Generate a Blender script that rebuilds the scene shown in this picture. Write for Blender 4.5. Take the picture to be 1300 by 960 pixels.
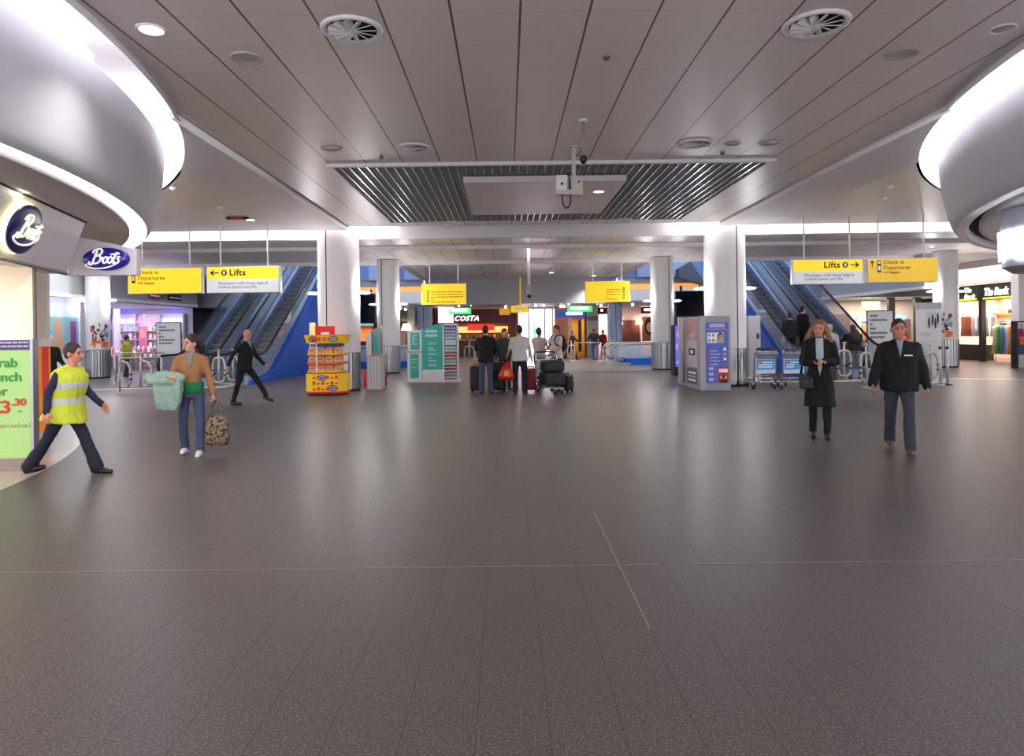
import bpy, bmesh, math, random
from mathutils import Vector, Matrix, Euler
from mathutils.geometry import tessellate_polygon
for o in list(bpy.data.objects): bpy.data.objects.remove(o)
SC = bpy.context.scene; COL = SC.collection
R = math.radians; rnd = random.Random(7)
# ---------------------------------------------------------------- camera, world, exposure
F, CX, CY, PH, EYE = 880.0, 644.0, 421.0, 0.0125, 1.6
cam_d = bpy.data.cameras.new('camera'); cam = bpy.data.objects.new('camera', cam_d); COL.objects.link(cam)
cam_d.sensor_width = 36; cam_d.sensor_fit = 'HORIZONTAL'; cam_d.lens = F/1300*36
cam_d.shift_x = (650-CX)/1300; cam_d.shift_y = -(480-CY)/1300
cam_d.clip_start = .05; cam_d.clip_end = 300
cam.matrix_world = Matrix.Translation((0, 0, EYE)) @ Matrix.Rotation(R(90), 4, 'X') @ Matrix.Rotation(-PH, 4, 'Z')
SC.camera = cam
w = bpy.data.worlds.new('world'); SC.world = w; w.use_nodes = True
w.node_tree.nodes['Background'].inputs[0].default_value = (.93, .93, 1.0, 1)
w.node_tree.nodes['Background'].inputs[1].default_value = 1.35
SC.view_settings.view_transform = 'Standard'; SC.view_settings.look = 'None'
SC.view_settings.gamma = 1; SC.view_settings.use_curve_mapping = False
SC.view_settings.exposure = 0.80

def light(name, kind, loc, energy, color=(1, 1, 1), size=.3, size_y=None, rot=(0, 0, 0), spot=None):
    d = bpy.data.lights.new(name, kind); o = bpy.data.objects.new(name, d); COL.objects.link(o)
    o.location = loc; o.rotation_euler = [R(a) for a in rot]; d.energy = energy; d.color = color
    if kind == 'AREA':
        d.size = size
        if size_y: d.shape = 'RECTANGLE'; d.size_y = size_y
    elif kind == 'SPOT': d.spot_size = R(spot or 100); d.spot_blend = .8; d.shadow_soft_size = size
    else: d.shadow_soft_size = size
    return o

# pixel of the photograph -> world
def _p(x, y):
    dx, dy = x-CX, y-CY
    return (dx-PH*dy)/F, (dy+PH*dx)/F
def P(x, y, Y):
    a, b = _p(x, y); return Vector((a*Y, Y, EYE-b*Y))
def G(x, y, z=0):
    a, b = _p(x, y); Y = (EYE-z)/b; return Vector((a*Y, Y, z))

# ---------------------------------------------------------------- materials
MATS = {}
def mat(name, col=(.8, .8, .8), rough=.5, metal=0, emit=0, ecol=None, alpha=None, noise=0, nscale=20, trans=0, spec=None, coat=0):
    if name in MATS: return MATS[name]
    m = bpy.data.materials.new(name); m.use_nodes = True; nt = m.node_tree; b = nt.nodes['Principled BSDF']
    b.inputs['Base Color'].default_value = (*col, 1); b.inputs['Roughness'].default_value = rough
    b.inputs['Metallic'].default_value = metal
    if spec is not None: b.inputs['Specular IOR Level'].default_value = spec
    if coat: b.inputs['Coat Weight'].default_value = coat
    if trans: b.inputs['Transmission Weight'].default_value = trans
    if emit:
        b.inputs['Emission Color'].default_value = (*(ecol or col), 1); b.inputs['Emission Strength'].default_value = emit
    if noise:
        tc = nt.nodes.new('ShaderNodeTexCoord'); n = nt.nodes.new('ShaderNodeTexNoise'); n.inputs['Scale'].default_value = nscale
        n.inputs['Detail'].default_value = 4
        r = nt.nodes.new('ShaderNodeMixRGB'); r.blend_type = 'MIX'
        r.inputs[1].default_value = (*[c*(1-noise) for c in col], 1); r.inputs[2].default_value = (*[min(1, c*(1+noise)) for c in col], 1)
        nt.links.new(tc.outputs['Object'], n.inputs['Vector']); nt.links.new(n.outputs['Fac'], r.inputs[0]); nt.links.new(r.outputs[0], b.inputs['Base Color'])
    MATS[name] = m; return m
def srgb(r, g, b): return tuple(((c/255)/12.92 if c/255 <= .04045 else ((c/255+.055)/1.055)**2.4) for c in (r, g, b))
def C(name, r, g, b, rough=.5, **k): return mat(name, srgb(r, g, b), rough, **k)

def stripes(nt, coord, axis, period, offset, width):
    """1 inside a joint line, else 0"""
    sep = nt.nodes.new('ShaderNodeSeparateXYZ'); nt.links.new(coord, sep.inputs[0])
    def mth(op, a, b=None):
        n = nt.nodes.new('ShaderNodeMath'); n.operation = op
        for i, v in enumerate((a, b)):
            if v is None: continue
            if isinstance(v, (int, float)): n.inputs[i].default_value = v
            else: nt.links.new(v, n.inputs[i])
        return n.outputs[0]
    u = mth('DIVIDE', mth('SUBTRACT', sep.outputs[axis], offset-period*1000), period)
    f = mth('FRACT', u)
    d = mth('MINIMUM', f, mth('SUBTRACT', 1.0, f))
    return mth('LESS_THAN', d, width/period/2)
def lined(name, col, rough, lines, noise=.06, nscale=3, metal=0, speck=None, bump=0, rnoise=0):
    """lines: list of (axis, period, offset, width, colour)"""
    m = bpy.data.materials.new(name); m.use_nodes = True; nt = m.node_tree; b = nt.nodes['Principled BSDF']
    b.inputs['Roughness'].default_value = rough; b.inputs['Metallic'].default_value = metal
    tc = nt.nodes.new('ShaderNodeTexCoord'); co = tc.outputs['Object']
    n = nt.nodes.new('ShaderNodeTexNoise'); n.inputs['Scale'].default_value = nscale; n.inputs['Detail'].default_value = 5
    nt.links.new(co, n.inputs['Vector'])
    mx = nt.nodes.new('ShaderNodeMixRGB'); mx.inputs[1].default_value = (*[c*(1-noise) for c in col], 1); mx.inputs[2].default_value = (*[c*(1+noise) for c in col], 1)
    nt.links.new(n.outputs['Fac'], mx.inputs[0]); cur = mx.outputs[0]
    if speck:
        v = nt.nodes.new('ShaderNodeTexNoise'); v.inputs['Scale'].default_value = speck[0]; v.inputs['Detail'].default_value = 2
        nt.links.new(co, v.inputs['Vector'])
        rp = nt.nodes.new('ShaderNodeValToRGB'); rp.color_ramp.elements[0].position = speck[2]; rp.color_ramp.elements[1].position = speck[3]
        nt.links.new(v.outputs['Fac'], rp.inputs[0])
        m2 = nt.nodes.new('ShaderNodeMixRGB'); m2.inputs[2].default_value = (*speck[1], 1); nt.links.new(rp.outputs[0], m2.inputs[0]); nt.links.new(cur, m2.inputs[1]); cur = m2.outputs[0]
    for (ax, per, off, wd, c) in lines:
        s = stripes(nt, co, ax, per, off, wd)
        m3 = nt.nodes.new('ShaderNodeMixRGB'); m3.inputs[2].default_value = (*c, 1); nt.links.new(s, m3.inputs[0]); nt.links.new(cur, m3.inputs[1]); cur = m3.outputs[0]
    nt.links.new(cur, b.inputs['Base Color'])
    if rnoise:
        mr = nt.nodes.new('ShaderNodeMapRange'); mr.inputs[3].default_value = rough-rnoise; mr.inputs[4].default_value = rough+rnoise
        nt.links.new(n.outputs['Fac'], mr.inputs[0]); nt.links.new(mr.outputs[0], b.inputs['Roughness'])
    MATS[name] = m; return m

M_floor = lined('terrazzo floor', srgb(90, 83, 81), .36, [(0, .2955, .15, .0035, srgb(72, 64, 60)), (1, 1.182, .2, .003, srgb(80, 72, 68))],
                noise=.05, nscale=.5, speck=(95, srgb(140, 130, 125), .5, .74))
M_floor.node_tree.nodes['Principled BSDF'].inputs['Specular IOR Level'].default_value = .13
M_tile = lined('metal ceiling tiles', srgb(222, 213, 208), .38, [(1, .70, 6.3, .012, srgb(205, 196, 190)), (0, .63, .154, .022, srgb(104, 80, 60))], noise=.04, nscale=.8)
M_slat = lined('linear ceiling slats', srgb(232, 227, 222), .36, [(1, .3, 0, .012, srgb(170, 166, 162))], noise=.03, nscale=.7)
M_white = C('white plaster', 232, 229, 230, .6, noise=.02, nscale=2)
M_drum = C('pale lilac bulkhead paint', 198, 197, 206, .62, noise=.015, nscale=.6)
M_colw = C('white column cladding', 226, 224, 224, .38, noise=.02, nscale=1.5)
M_steel = lined('fluted stainless steel', srgb(170, 164, 156), .28, [(0, .11, 0, .03, srgb(120, 114, 108))], noise=.05, metal=.85)
M_steelp = C('brushed steel', 176, 176, 176, .3, metal=.9, noise=.05, nscale=30)
M_chrome = C('chrome', 205, 205, 205, .12, metal=1)
M_black = C('black plastic', 14, 14, 15, .45)
M_rubber = C('black rubber', 10, 10, 11, .5)
M_dark = C('dark void grey', 38, 37, 38, .8)
M_gap = C('shadow gap black', 16, 14, 14, .8)
M_blue = C('royal blue cladding', 22, 84, 184, .55, spec=.2, noise=.08, nscale=2)
M_blug = C('blue grey side panel', 122, 146, 176, .28, noise=.05, nscale=3)
M_yel = C('sign yellow', 246, 200, 20, .4, emit=.35, ecol=srgb(250, 205, 20))
M_yel2 = C('sign yellow dull', 226, 186, 50, .4, emit=.18, ecol=srgb(240, 195, 60))
M_sgw = C('sign white', 214, 216, 220, .4, emit=.12, ecol=(.8, .85, .9))
M_alu = C('sign aluminium edge', 190, 190, 192, .35, metal=.4)
M_ink = C('sign black ink', 22, 20, 16, .5)
M_inkg = C('sign grey ink', 120, 120, 126, .5)
M_lamp = mat('lamp white', (1, 1, 1), .5, emit=14, ecol=(1, .97, 1))
M_tube = mat('fluorescent tube', (1, 1, 1), .5, emit=11, ecol=(1, .96, 1))
M_glow = mat('shop light panel', (1, 1, 1), .5, emit=3.2, ecol=(1, .96, .95))
M_glass = mat('balustrade glass', (.62, .74, .86), .05, trans=.0, alpha=None)
def glassy(name, col, a, rough=.05):
    m = bpy.data.materials.new(name); m.use_nodes = True; nt = m.node_tree; b = nt.nodes['Principled BSDF']
    b.inputs['Base Color'].default_value = (*col, 1); b.inputs['Roughness'].default_value = rough
    tr = nt.nodes.new('ShaderNodeBsdfTransparent'); mx = nt.nodes.new('ShaderNodeMixShader'); mx.inputs[0].default_value = a
    nt.links.new(tr.outputs[0], mx.inputs[1]); nt.links.new(b.outputs[0], mx.inputs[2]); nt.links.new(mx.outputs[0], nt.nodes['Material Output'].inputs[0])
    MATS[name] = m; return m
M_glass = glassy('tinted glass', srgb(150, 172, 200), .32)
M_gclear = glassy('clear glass', srgb(190, 205, 215), .22)

# ---------------------------------------------------------------- mesh builder
class B:
    def __init__(s): s.bm = bmesh.new(); s.mats = []
    def mi(s, m):
        if m not in s.mats: s.mats.append(m)
        return s.mats.index(m)
    def _f(s, vs, m, smooth=False):
        try: f = s.bm.faces.new(vs)
        except ValueError: return None
        f.material_index = s.mi(m); f.smooth = smooth; return f
    def quad(s, pts, m, smooth=False): return s._f([s.bm.verts.new(p) for p in pts], m, smooth)
    def box(s, lo, hi, m, M=None):
        x0, y0, z0 = lo; x1, y1, z1 = hi
        x0, x1 = min(x0, x1), max(x0, x1); y0, y1 = min(y0, y1), max(y0, y1); z0, z1 = min(z0, z1), max(z0, z1)
        pts = [Vector(p) for p in ((x0, y0, z0), (x1, y0, z0), (x1, y1, z0), (x0, y1, z0), (x0, y0, z1), (x1, y0, z1), (x1, y1, z1), (x0, y1, z1))]
        if M is not None: pts = [M @ p for p in pts]
        v = [s.bm.verts.new(p) for p in pts]
        for f in ((0, 3, 2, 1), (4, 5, 6, 7), (0, 1, 5, 4), (1, 2, 6, 5), (2, 3, 7, 6), (3, 0, 4, 7)): s._f([v[i] for i in f], m)
        return s
    def loft(s, rings, m, smooth=True, caps=True, closed=True):
        vr = [[s.bm.verts.new(p) for p in r] for r in rings]; n = len(vr[0])
        for a, b in zip(vr, vr[1:]):
            for i in range(n if closed else n-1): s._f([a[i], a[(i+1) % n], b[(i+1) % n], b[i]], m, smooth)
        if caps and closed: s._f(vr[0][::-1], m); s._f(vr[-1], m)
        return s
    def cyl(s, p0, p1, r0, m, r1=None, n=16, smooth=True, caps=True):
        p0, p1 = Vector(p0), Vector(p1); r1 = r0 if r1 is None else r1
        d = (p1-p0).normalized(); u = d.orthogonal().normalized(); v = d.cross(u)
        rg = lambda p, r: [p+(u*math.cos(2*math.pi*i/n)+v*math.sin(2*math.pi*i/n))*r for i in range(n)]
        return s.loft([rg(p0, r0), rg(p1, r1)], m, smooth, caps)
    def tube(s, pts, r, m, n=8, caps=True):
        pts = [Vector(p) for p in pts]; k = len(pts); rings = []
        t = (pts[1]-pts[0]).normalized(); u = t.orthogonal().normalized()
        for i, p in enumerate(pts):
            t = (pts[min(i+1, k-1)]-pts[max(i-1, 0)]).normalized()
            u = (u-t*u.dot(t)).normalized(); v = t.cross(u); rr = r[i] if isinstance(r, (list, tuple)) else r
            rings.append([p+(u*math.cos(2*math.pi*j/n)+v*math.sin(2*math.pi*j/n))*rr for j in range(n)])
        return s.loft(rings, m, True, caps)
    def lathe(s, prof, m, n=32, c=(0, 0, 0), a0=0, a1=360, smooth=True):
        c = Vector(c); full = abs(a1-a0) >= 360; k = n if full else n+1
        rings = []
        for (r, z) in prof:
            rings.append([c+Vector((r*math.cos(R(a0+(a1-a0)*i/n)), r*math.sin(R(a0+(a1-a0)*i/n)), z)) for i in range(k)])
        return s.loft(rings, m, smooth, False, full)
    def disc(s, c, r, m, n=24, axis='z', ry=None):
        c = Vector(c); ry = ry or r; pts = []
        for i in range(n):
            a = 2*math.pi*i/n; u, v = math.cos(a)*r, math.sin(a)*ry
            pts.append(c+Vector({'z': (u, v, 0), 'y': (u, 0, v), 'x': (0, u, v)}[axis]))
        s.quad(pts, m); return s
    def ell(s, c, r, m, n=14, k=9, M=None, smooth=True):
        c = Vector(c); rx, ry, rz = r if hasattr(r, '__len__') else (r, r, r)
        T = [s.bm.verts.new((M @ Vector((0, 0, rz)) if M else Vector((0, 0, rz)))+c)]
        rows = []
        for j in range(1, k):
            th = math.pi*j/k; row = []
            for i in range(n):
                a = 2*math.pi*i/n; p = Vector((rx*math.sin(th)*math.cos(a), ry*math.sin(th)*math.sin(a), rz*math.cos(th)))
                row.append(s.bm.verts.new((M @ p if M else p)+c))
            rows.append(row)
        Bt = s.bm.verts.new((M @ Vector((0, 0, -rz)) if M else Vector((0, 0, -rz)))+c)
        for i in range(n): s._f([T[0], rows[0][i], rows[0][(i+1) % n]], m, smooth)
        for a, b in zip(rows, rows[1:]):
            for i in range(n): s._f([a[i], b[i], b[(i+1) % n], a[(i+1) % n]], m, smooth)
        for i in range(n): s._f([Bt, rows[-1][(i+1) % n], rows[-1][i]], m, smooth)
        return s
    def limb(s, p0, p1, r0, r1, m=None, n=12):
        m = m or M_dark; p0, p1 = Vector(p0), Vector(p1)
        if (p1-p0).length < 1e-4: return s.ell(p0, max(r0, r1), m, n, 8)
        s.ell(p0, r0, m, n, 8); s.ell(p1, r1, m, n, 8); return s.cyl(p0, p1, r0, m, r1, n)
    def prism(s, poly, a, b, m, axis='y', smooth=False):
        """poly 2-D, extruded along axis from a to b"""
        def q(p, t): return {'y': (p[0], t, p[1]), 'x': (t, p[0], p[1]), 'z': (p[0], p[1], t)}[axis]
        va = [s.bm.verts.new(q(p, a)) for p in poly]; vb = [s.bm.verts.new(q(p, b)) for p in poly]; n = len(poly)
        tris = tessellate_polygon([[Vector((p[0], p[1], 0)) for p in poly]])
        for t in tris: s._f([va[i] for i in t], m); s._f([vb[i] for i in reversed(t)], m)
        for i in range(n): s._f([va[i], va[(i+1) % n], vb[(i+1) % n], vb[i]], m, smooth)
        return s
    def build(s, name, parent=None, label=None, cat=None, group=None, kind=None, loc=None, rz=0, bevel=0):
        bmesh.ops.recalc_face_normals(s.bm, faces=s.bm.faces)
        me = bpy.data.meshes.new(name); s.bm.to_mesh(me); s.bm.free()
        for m in s.mats: me.materials.append(m)
        o = bpy.data.objects.new(name, me); COL.objects.link(o)
        if parent is not None: o.parent = parent
        if loc is not None: o.location = loc
        if rz: o.rotation_euler = (0, 0, R(rz))
        if bevel:
            md = o.modifiers.new('bevel', 'BEVEL'); md.width = bevel; md.segments = 2; md.limit_method = 'ANGLE'
        if label: o['label'] = label
        if cat: o['category'] = cat
        if group: o['group'] = group
        if kind: o['kind'] = kind
        return o
def thing(name, label, cat, loc=(0, 0, 0), rz=0, group=None):
    o = bpy.data.objects.new(name, None); COL.objects.link(o); o.location = loc; o.rotation_euler = (0, 0, R(rz))
    o.empty_display_size = .2; o['label'] = label; o['category'] = cat
    if group: o['group'] = group
    return o
def struct(b, name, parent=None, **k):
    return b.build(name, parent, kind='structure' if parent is None else None, **k)
def dup(root, loc, rz=None, label=None, group=None, scale=None):
    c = root.copy(); COL.objects.link(c); c.location = loc
    if rz is not None: c.rotation_euler = (0, 0, R(rz))
    if label: c['label'] = label
    if group: c['group'] = group
    if scale: c.scale = scale
    for ch in list(root.children):
        d = ch.copy(); COL.objects.link(d); d.parent = c
        for g in list(ch.children):
            e = g.copy(); COL.objects.link(e); e.parent = d
    return c
def text(body, size, m, parent, loc, name='lettering', rot=(90, 0, 0), ext=.004, shear=0, bold=0, align='LEFT', sx=1, space=1, label=None):
    cu = bpy.data.curves.new('t', 'FONT'); cu.body = body; cu.size = size; cu.extrude = ext; cu.shear = shear; cu.offset = bold
    cu.align_x = align; cu.space_character = space; cu.resolution_u = 3; cu.space_line = .95
    t = bpy.data.objects.new('t', cu); COL.objects.link(t)
    bpy.context.view_layer.update()
    me = bpy.data.meshes.new_from_object(t.evaluated_get(bpy.context.evaluated_depsgraph_get()))
    bpy.data.objects.remove(t); me.materials.clear(); me.materials.append(m)
    o = bpy.data.objects.new(name, me); COL.objects.link(o); o.parent = parent; o.location = loc
    o.rotation_euler = [R(a) for a in rot]; o.scale = (sx, 1, 1)
    if label: o['label'] = label
    return o

# added unseen spot behind the camera, put in to brighten the left drum
for x_, y_, e_ in ((-1.5, -1.2, 800),):
    o_ = light('drum_fill_spot', 'SPOT', (x_, y_, 4.3), e_, (.94, .95, 1), .35, spot=62 if x_ < 0 else 40)
    tgt = Vector((-5.2, 6.5, 3.9)) if x_ < 0 else Vector((6.2, 14, 2)); o_.rotation_euler = (tgt-o_.location).to_track_quat('-Z', 'Y').to_euler()
# ---------------------------------------------------------------- setting: floor, ceilings, walls
AX = .74                      # the hall's axis of symmetry
def mx(x): return 2*AX-x
b = B(); b.box((-24, -3, -.1), (26, 46, 0), M_floor); struct(b, 'floor')
LC, RC, CYL = -16.8, 18.3, 5.0
M_pfloor = C('pale terrazzo', 176, 160, 150, .3, noise=.05, nscale=40)
def arc(cx, r, a0, a1, n=24): return [(cx+r*math.cos(R(a0+(a1-a0)*i/n)), CYL+r*math.sin(R(a0+(a1-a0)*i/n))) for i in range(n+1)]
b = B(); b.prism(arc(LC, 11.7, -40, 80, 48)+[(-16.8, -2)], .001, .006, M_pfloor, 'z'); struct(b, 'trim_1')
b = B(); b.prism(arc(RC, 11.7, 220, 100, 48)+[(18.3, -2)], .001, .006, M_pfloor, 'z'); struct(b, 'trim_2')
M_inlay = C('floor inlay strip', 170, 160, 152, .35)
b = B(); b.box((-24, 4.712, .0005), (26, 4.728, .002), C('floor joint strip', 122, 114, 109, .4)); b.box((.735, 3.7, .0005), (.748, 6.1, .002), C('floor joint strip', 122, 114, 109, .4)); struct(b, 'trim_3')
# pale border band where the escalator lobby begins, left and right
b = B()
b.prism([(-13.6, 20.2), (-8.4, 21.9), (-8.4, 22.25), (-13.6, 20.7)], .001, .005, M_inlay, 'z')
b.prism([(mx(-13.6), 20.2), (mx(-8.4), 21.9), (mx(-8.4), 22.25), (mx(-13.6), 20.7)], .001, .005, M_inlay, 'z'); struct(b, 'trim_4')

RO = 13.15; XL, XR = -4.31, 5.83; ZC, ZS = 4.5, 4.42
YL = CYL+math.sqrt(RO**2-(XL-LC)**2); YR = CYL+math.sqrt(RO**2-(RC-XR)**2)
aL = math.degrees(math.asin((YL-CYL)/RO)); aR = 180-math.degrees(math.asin((YR-CYL)/RO))
GX0, GX1, GY0, GY1 = .154-5*.63, .154+7*.63, 11.9, 18.1
b = B()
left = arc(LC, RO, aL, -37, 40); right = arc(RC, RO, 217, aR, 40)
poly = [(XR, 11.9), (XL, 11.9)]+left+right
b.prism(poly, ZC, ZC+.04, M_tile, 'z')
b.box((XL, GY0, ZC), (GX0, GY1, ZC+.04), M_tile); b.box((GX1, GY0, ZC), (XR, GY1, ZC+.04), M_tile); b.box((XL, GY1, ZC), (XR, 18.8, ZC+.04), M_tile)
struct(b, 'ceiling')
def arcdeg(y, r=RO): return math.degrees(math.asin((y-CYL)/r))
b = B()
pl = [(XL, YL), (XL, 18.8), (-24, 18.8), (-24, 18.15), (LC, 18.15)]+arc(LC, RO, 88, aL, 30)
b.prism(pl, ZS, ZS+.12, M_slat, 'z')
pr = [(XR, YR), (XR, 18.8), (26, 18.8), (26, 18.15), (RC, 18.15)]+arc(RC, RO, 92, aR, 30)
b.prism(pr, ZS, ZS+.12, M_slat, 'z'); struct(b, 'ceiling')
# smooth margin strip + rounded edge between main tiles and slatted side ceiling
for i, (x, y0, sg) in enumerate(((XL, YL-.15, -1), (XR, YR-.15, 1))):
    b = B(); b.cyl((x, y0, ZS+.035), (x, 18.8, ZS+.035), .05, M_white, n=14)
    cx_ = LC if sg < 0 else RC; xi = x+sg*1.25; yi = CYL+math.sqrt(RO**2-(xi-cx_)**2); an = lambda xx, yy: math.degrees(math.atan2(yy-CYL, xx-cx_))
    b.prism([(x, YL if sg < 0 else YR), (x, 18.8), (xi, 18.8)]+arc(cx_, RO+.003, an(xi, yi), an(x, YL if sg < 0 else YR), 10)[:-1], ZS-.012, ZS-.001, M_white, 'z'); struct(b, 'trim_%d' % (5+i))
# recessed cove round each drum and the drums themselves
DP = [(12.2, 4.36), (12.82, 4.36), (12.88, 4.30), (12.84, 3.9), (12.74, 3.45), (12.70, 3.33), (12.66, 3.26), (12.62, 3.225)]
for nm, cx, a0, a1, lit in (('left', LC, -40, 100, True), ('right', RC, 220, 80, False)):
    b = B(); b.lathe([(RO, ZS), (RO, 4.62), (RO-.1, 4.78), (RO-.4, 4.86), (11.5, 4.86)], M_white, 72, (cx, CYL, 0), a0, a1)
    b.lathe([(RO, ZS), (RO+.05, ZS)], M_white, 72, (cx, CYL, 0), a0, a1)
    struct(b, 'trim_7' if lit else 'trim_8')
    t = thing('curved_bulkhead', 'big curved lilac grey bulkhead %s' % ('over the blue oval signs, with glowing rim' if lit else 'at the top right, dark groove under its rim'), 'bulkhead', (cx, CYL, 0))
    b = B(); b.lathe(DP, M_drum, 96, (0, 0, 0), a0, a1); b.build('drum_wall', t)
    b = B()
    if lit:
        b.lathe([(12.62, 3.225), (12.62, 3.29)], M_white, 96, (0, 0, 0), a0, a1)
        b.lathe([(12.38, 3.29), (12.38, 3.215), (9, 3.215)], C('warm grey soffit', 186, 178, 176, .5), 96, (0, 0, 0), a0, a1)
    else:
        b.lathe([(12.62, 3.225), (12.5, 3.21), (12.46, 3.23), (12.45, 3.34), (12.3, 3.34), (12.3, 3.27), (12.2, 3.25), (9, 3.25)], C('cool white soffit', 214, 216, 224, .4), 96, (0, 0, 0), a0, a1)
        b.lathe([(12.449, 3.335), (12.301, 3.335)], M_gap, 96, (0, 0, 0), a0, a1)
    b.build('soffit', t)
    if lit:
        b = B(); b.lathe([(12.62, 3.27), (12.38, 3.27)], mat('rim light diffuser', (1, 1, 1), .5, emit=3.2, ecol=(1, .95, .97)), 96, (0, 0, 0), a0, a1)
        b.build('light_strip', t, label='glowing white strip under the drum rim')
    # tubes lying in the top cove, with one short gap on the left drum
    segs = [(-38, 10), (19.5, 96)] if lit else [(218, 84)]
    for (s0, s1) in segs:
        b = B(); n = 40
        b.tube([(12.66*math.cos(R(s0+(s1-s0)*i/n)), 12.66*math.sin(R(s0+(s1-s0)*i/n)), 4.50) for i in range(n+1)], .07, M_tube)
        b.build('cove_tube', t)
# cross beams and bays beyond the main ceiling
b = B()
b.box((-24, 18.8, ZC), (26, 18.84, 4.78), M_white)                      # front lip of the light trough
b.box((-24, 18.8, 4.78), (26, 19.6, 4.82), M_white)
b.box((-24, 19.6, 4.27), (26, 19.8, 4.82), M_white)                     # beam
struct(b, 'trim_9')
b = B(); b.box((-24, 19.8, ZC), (26, 23.2, ZC+.05), M_tile)
b.box((-24, 23.4, ZC), (26, 28.2, ZC+.05), M_tile)
b.box((XL-.1, 28.4, ZC), (XR+.1, 37.5, ZC+.05), M_tile); struct(b, 'ceiling')
b = B(); light('beam_light', 'AREA', (AX, 28.3, 4.33), 70, (1, .96, .92), 9, .15); light('beam_light', 'AREA', (AX, 23.3, 4.36), 40, (1, .96, .92), 9, .15)
b.box((-24, 23.2, 4.38), (26, 23.4, 4.6), M_white); b.box((-24, 28.2, 4.36), (26, 28.4, 4.7), M_white)
for x in (XL-.2, XR+.1): b.box((x, 28.4, 4.40), (x+.1, 37.5, 4.7), M_white)
struct(b, 'trim_10')
for i, (x0, x1) in enumerate(((-15.5, -3.2), (4.7, 17))):
    b = B(); n = 8
    for k in range(n):
        a = x0+(x1-x0)*k/n; c = a+(x1-x0)/n-.12
        b.cyl((a, 19.25, 4.66), (c, 19.25, 4.66), .03, mat('trough tube', (1, 1, 1), .5, emit=6, ecol=(1, .96, .98)), n=10)
    light('trough_light', 'AREA', ((x0+x1)/2, 19.22, 4.74), 70, (1, .96, .95), x1-x0, .5)
    b.build('trough_tubes', label='row of fluorescent tubes in the ceiling trough above the %s column' % ('left' if i == 0 else 'right'), cat='light')
# slab edge fascia across the far side, void walls
M_fas = C('grey fascia panel', 172, 172, 175, .45, noise=.03, nscale=1)
b = B(); b.box((XL-.1, 37.5, 3.1), (XR+.1, 37.7, 4.56), M_fas); struct(b, 'wall_back')
M_void = C('blue void wall', 122, 152, 206, .5, noise=.05, nscale=.6)
for sg, nm in ((-1, 'left'), (1, 'right')):
    xa = XL-.2 if sg < 0 else XR+.2; xb = -14.6 if sg < 0 else mx(-14.6)
    b = B(); b.box((xa, 28.4, 4.7), (xa+sg*-.1, 37.6, 9), M_void); b.box((xa, 37.4, 4.45), (xb, 37.6, 9), M_void)
    b.box((xb, 28.4, 4.55), (xb+sg*.15, 37.6, 9), M_void); b.box((xa, 28.3, 9), (xb, 37.6, 9.1), M_void); b.box((xa, 28.25, 4.7), (xb, 28.35, 9), M_void)
    for k in range(5):
        x = xa+sg*(1+1.9*k); b.box((x, 37.3, 4.45), (x+.9, 37.41, 6.8), C('pale blue panel', 176, 198, 232, .4))
    struct(b, 'wall_%s_void' % nm if 0 else 'wall_upper_'+nm)
    b = B(); b.box((xa, 37.45, 4.1), (xb, 37.7, 4.45), M_fas)
    b.box((xa, 37.5, 3.82), (xb, 37.66, 4.1), C('orange lit band', 236, 170, 90, .5, emit=.5)); struct(b, 'trim_%d' % (11 if sg < 0 else 12))
    light('void_light', 'AREA', ((xa+xb)/2, 32.5, 8.8), 300, (.80, .88, 1), 7, 6)
# outer side walls and bulkheads
M_side = C('side wall paint', 178, 180, 184, .55)
for sg in (-1, 1):
    X = lambda v: v if sg < 0 else mx(v)
    xf, yf = (-16.3, 21.5) if sg < 0 else (16.55, 27.45)
    b = B(); b.box((xf, yf, 3.08), (xf+sg*(.8 if sg < 0 else .3), 36.5, 4.5), M_fas)
    b.box((xf-sg*.03, yf, 3.08), (xf+sg*.01, 36.5, 3.2), C('white fascia lip', 236, 232, 228, .4)); struct(b, 'trim_%d' % (13 if sg < 0 else 14))
    b = B(); b.box((X(-22.9), 18.8, 0), (X(-23.1), 46, 4.6), M_side); struct(b, 'wall_left' if sg < 0 else 'wall_right')
b = B(); b.box((-24, 45.8, 0), (26, 46, 4.6), M_side); struct(b, 'wall_far')
b = B(); b.box((-24, 37.7, 3.1), (26, 46, 3.2), C('far soffit', 150, 148, 148, .6)); b.box((-24, 28.4, ZC), (-14.7, 37.7, ZC+.05), M_tile); b.box((mx(-14.7), 28.4, ZC), (26, 37.7, ZC+.05), M_tile); struct(b, 'ceiling')
b = B(); b.box((-24, 37.6, 3.1), (-14.6, 37.75, 4.55), M_fas); b.box((mx(-14.6), 37.6, 3.1), (26, 37.75, 4.55), M_fas); struct(b, 'wall_back')
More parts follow.
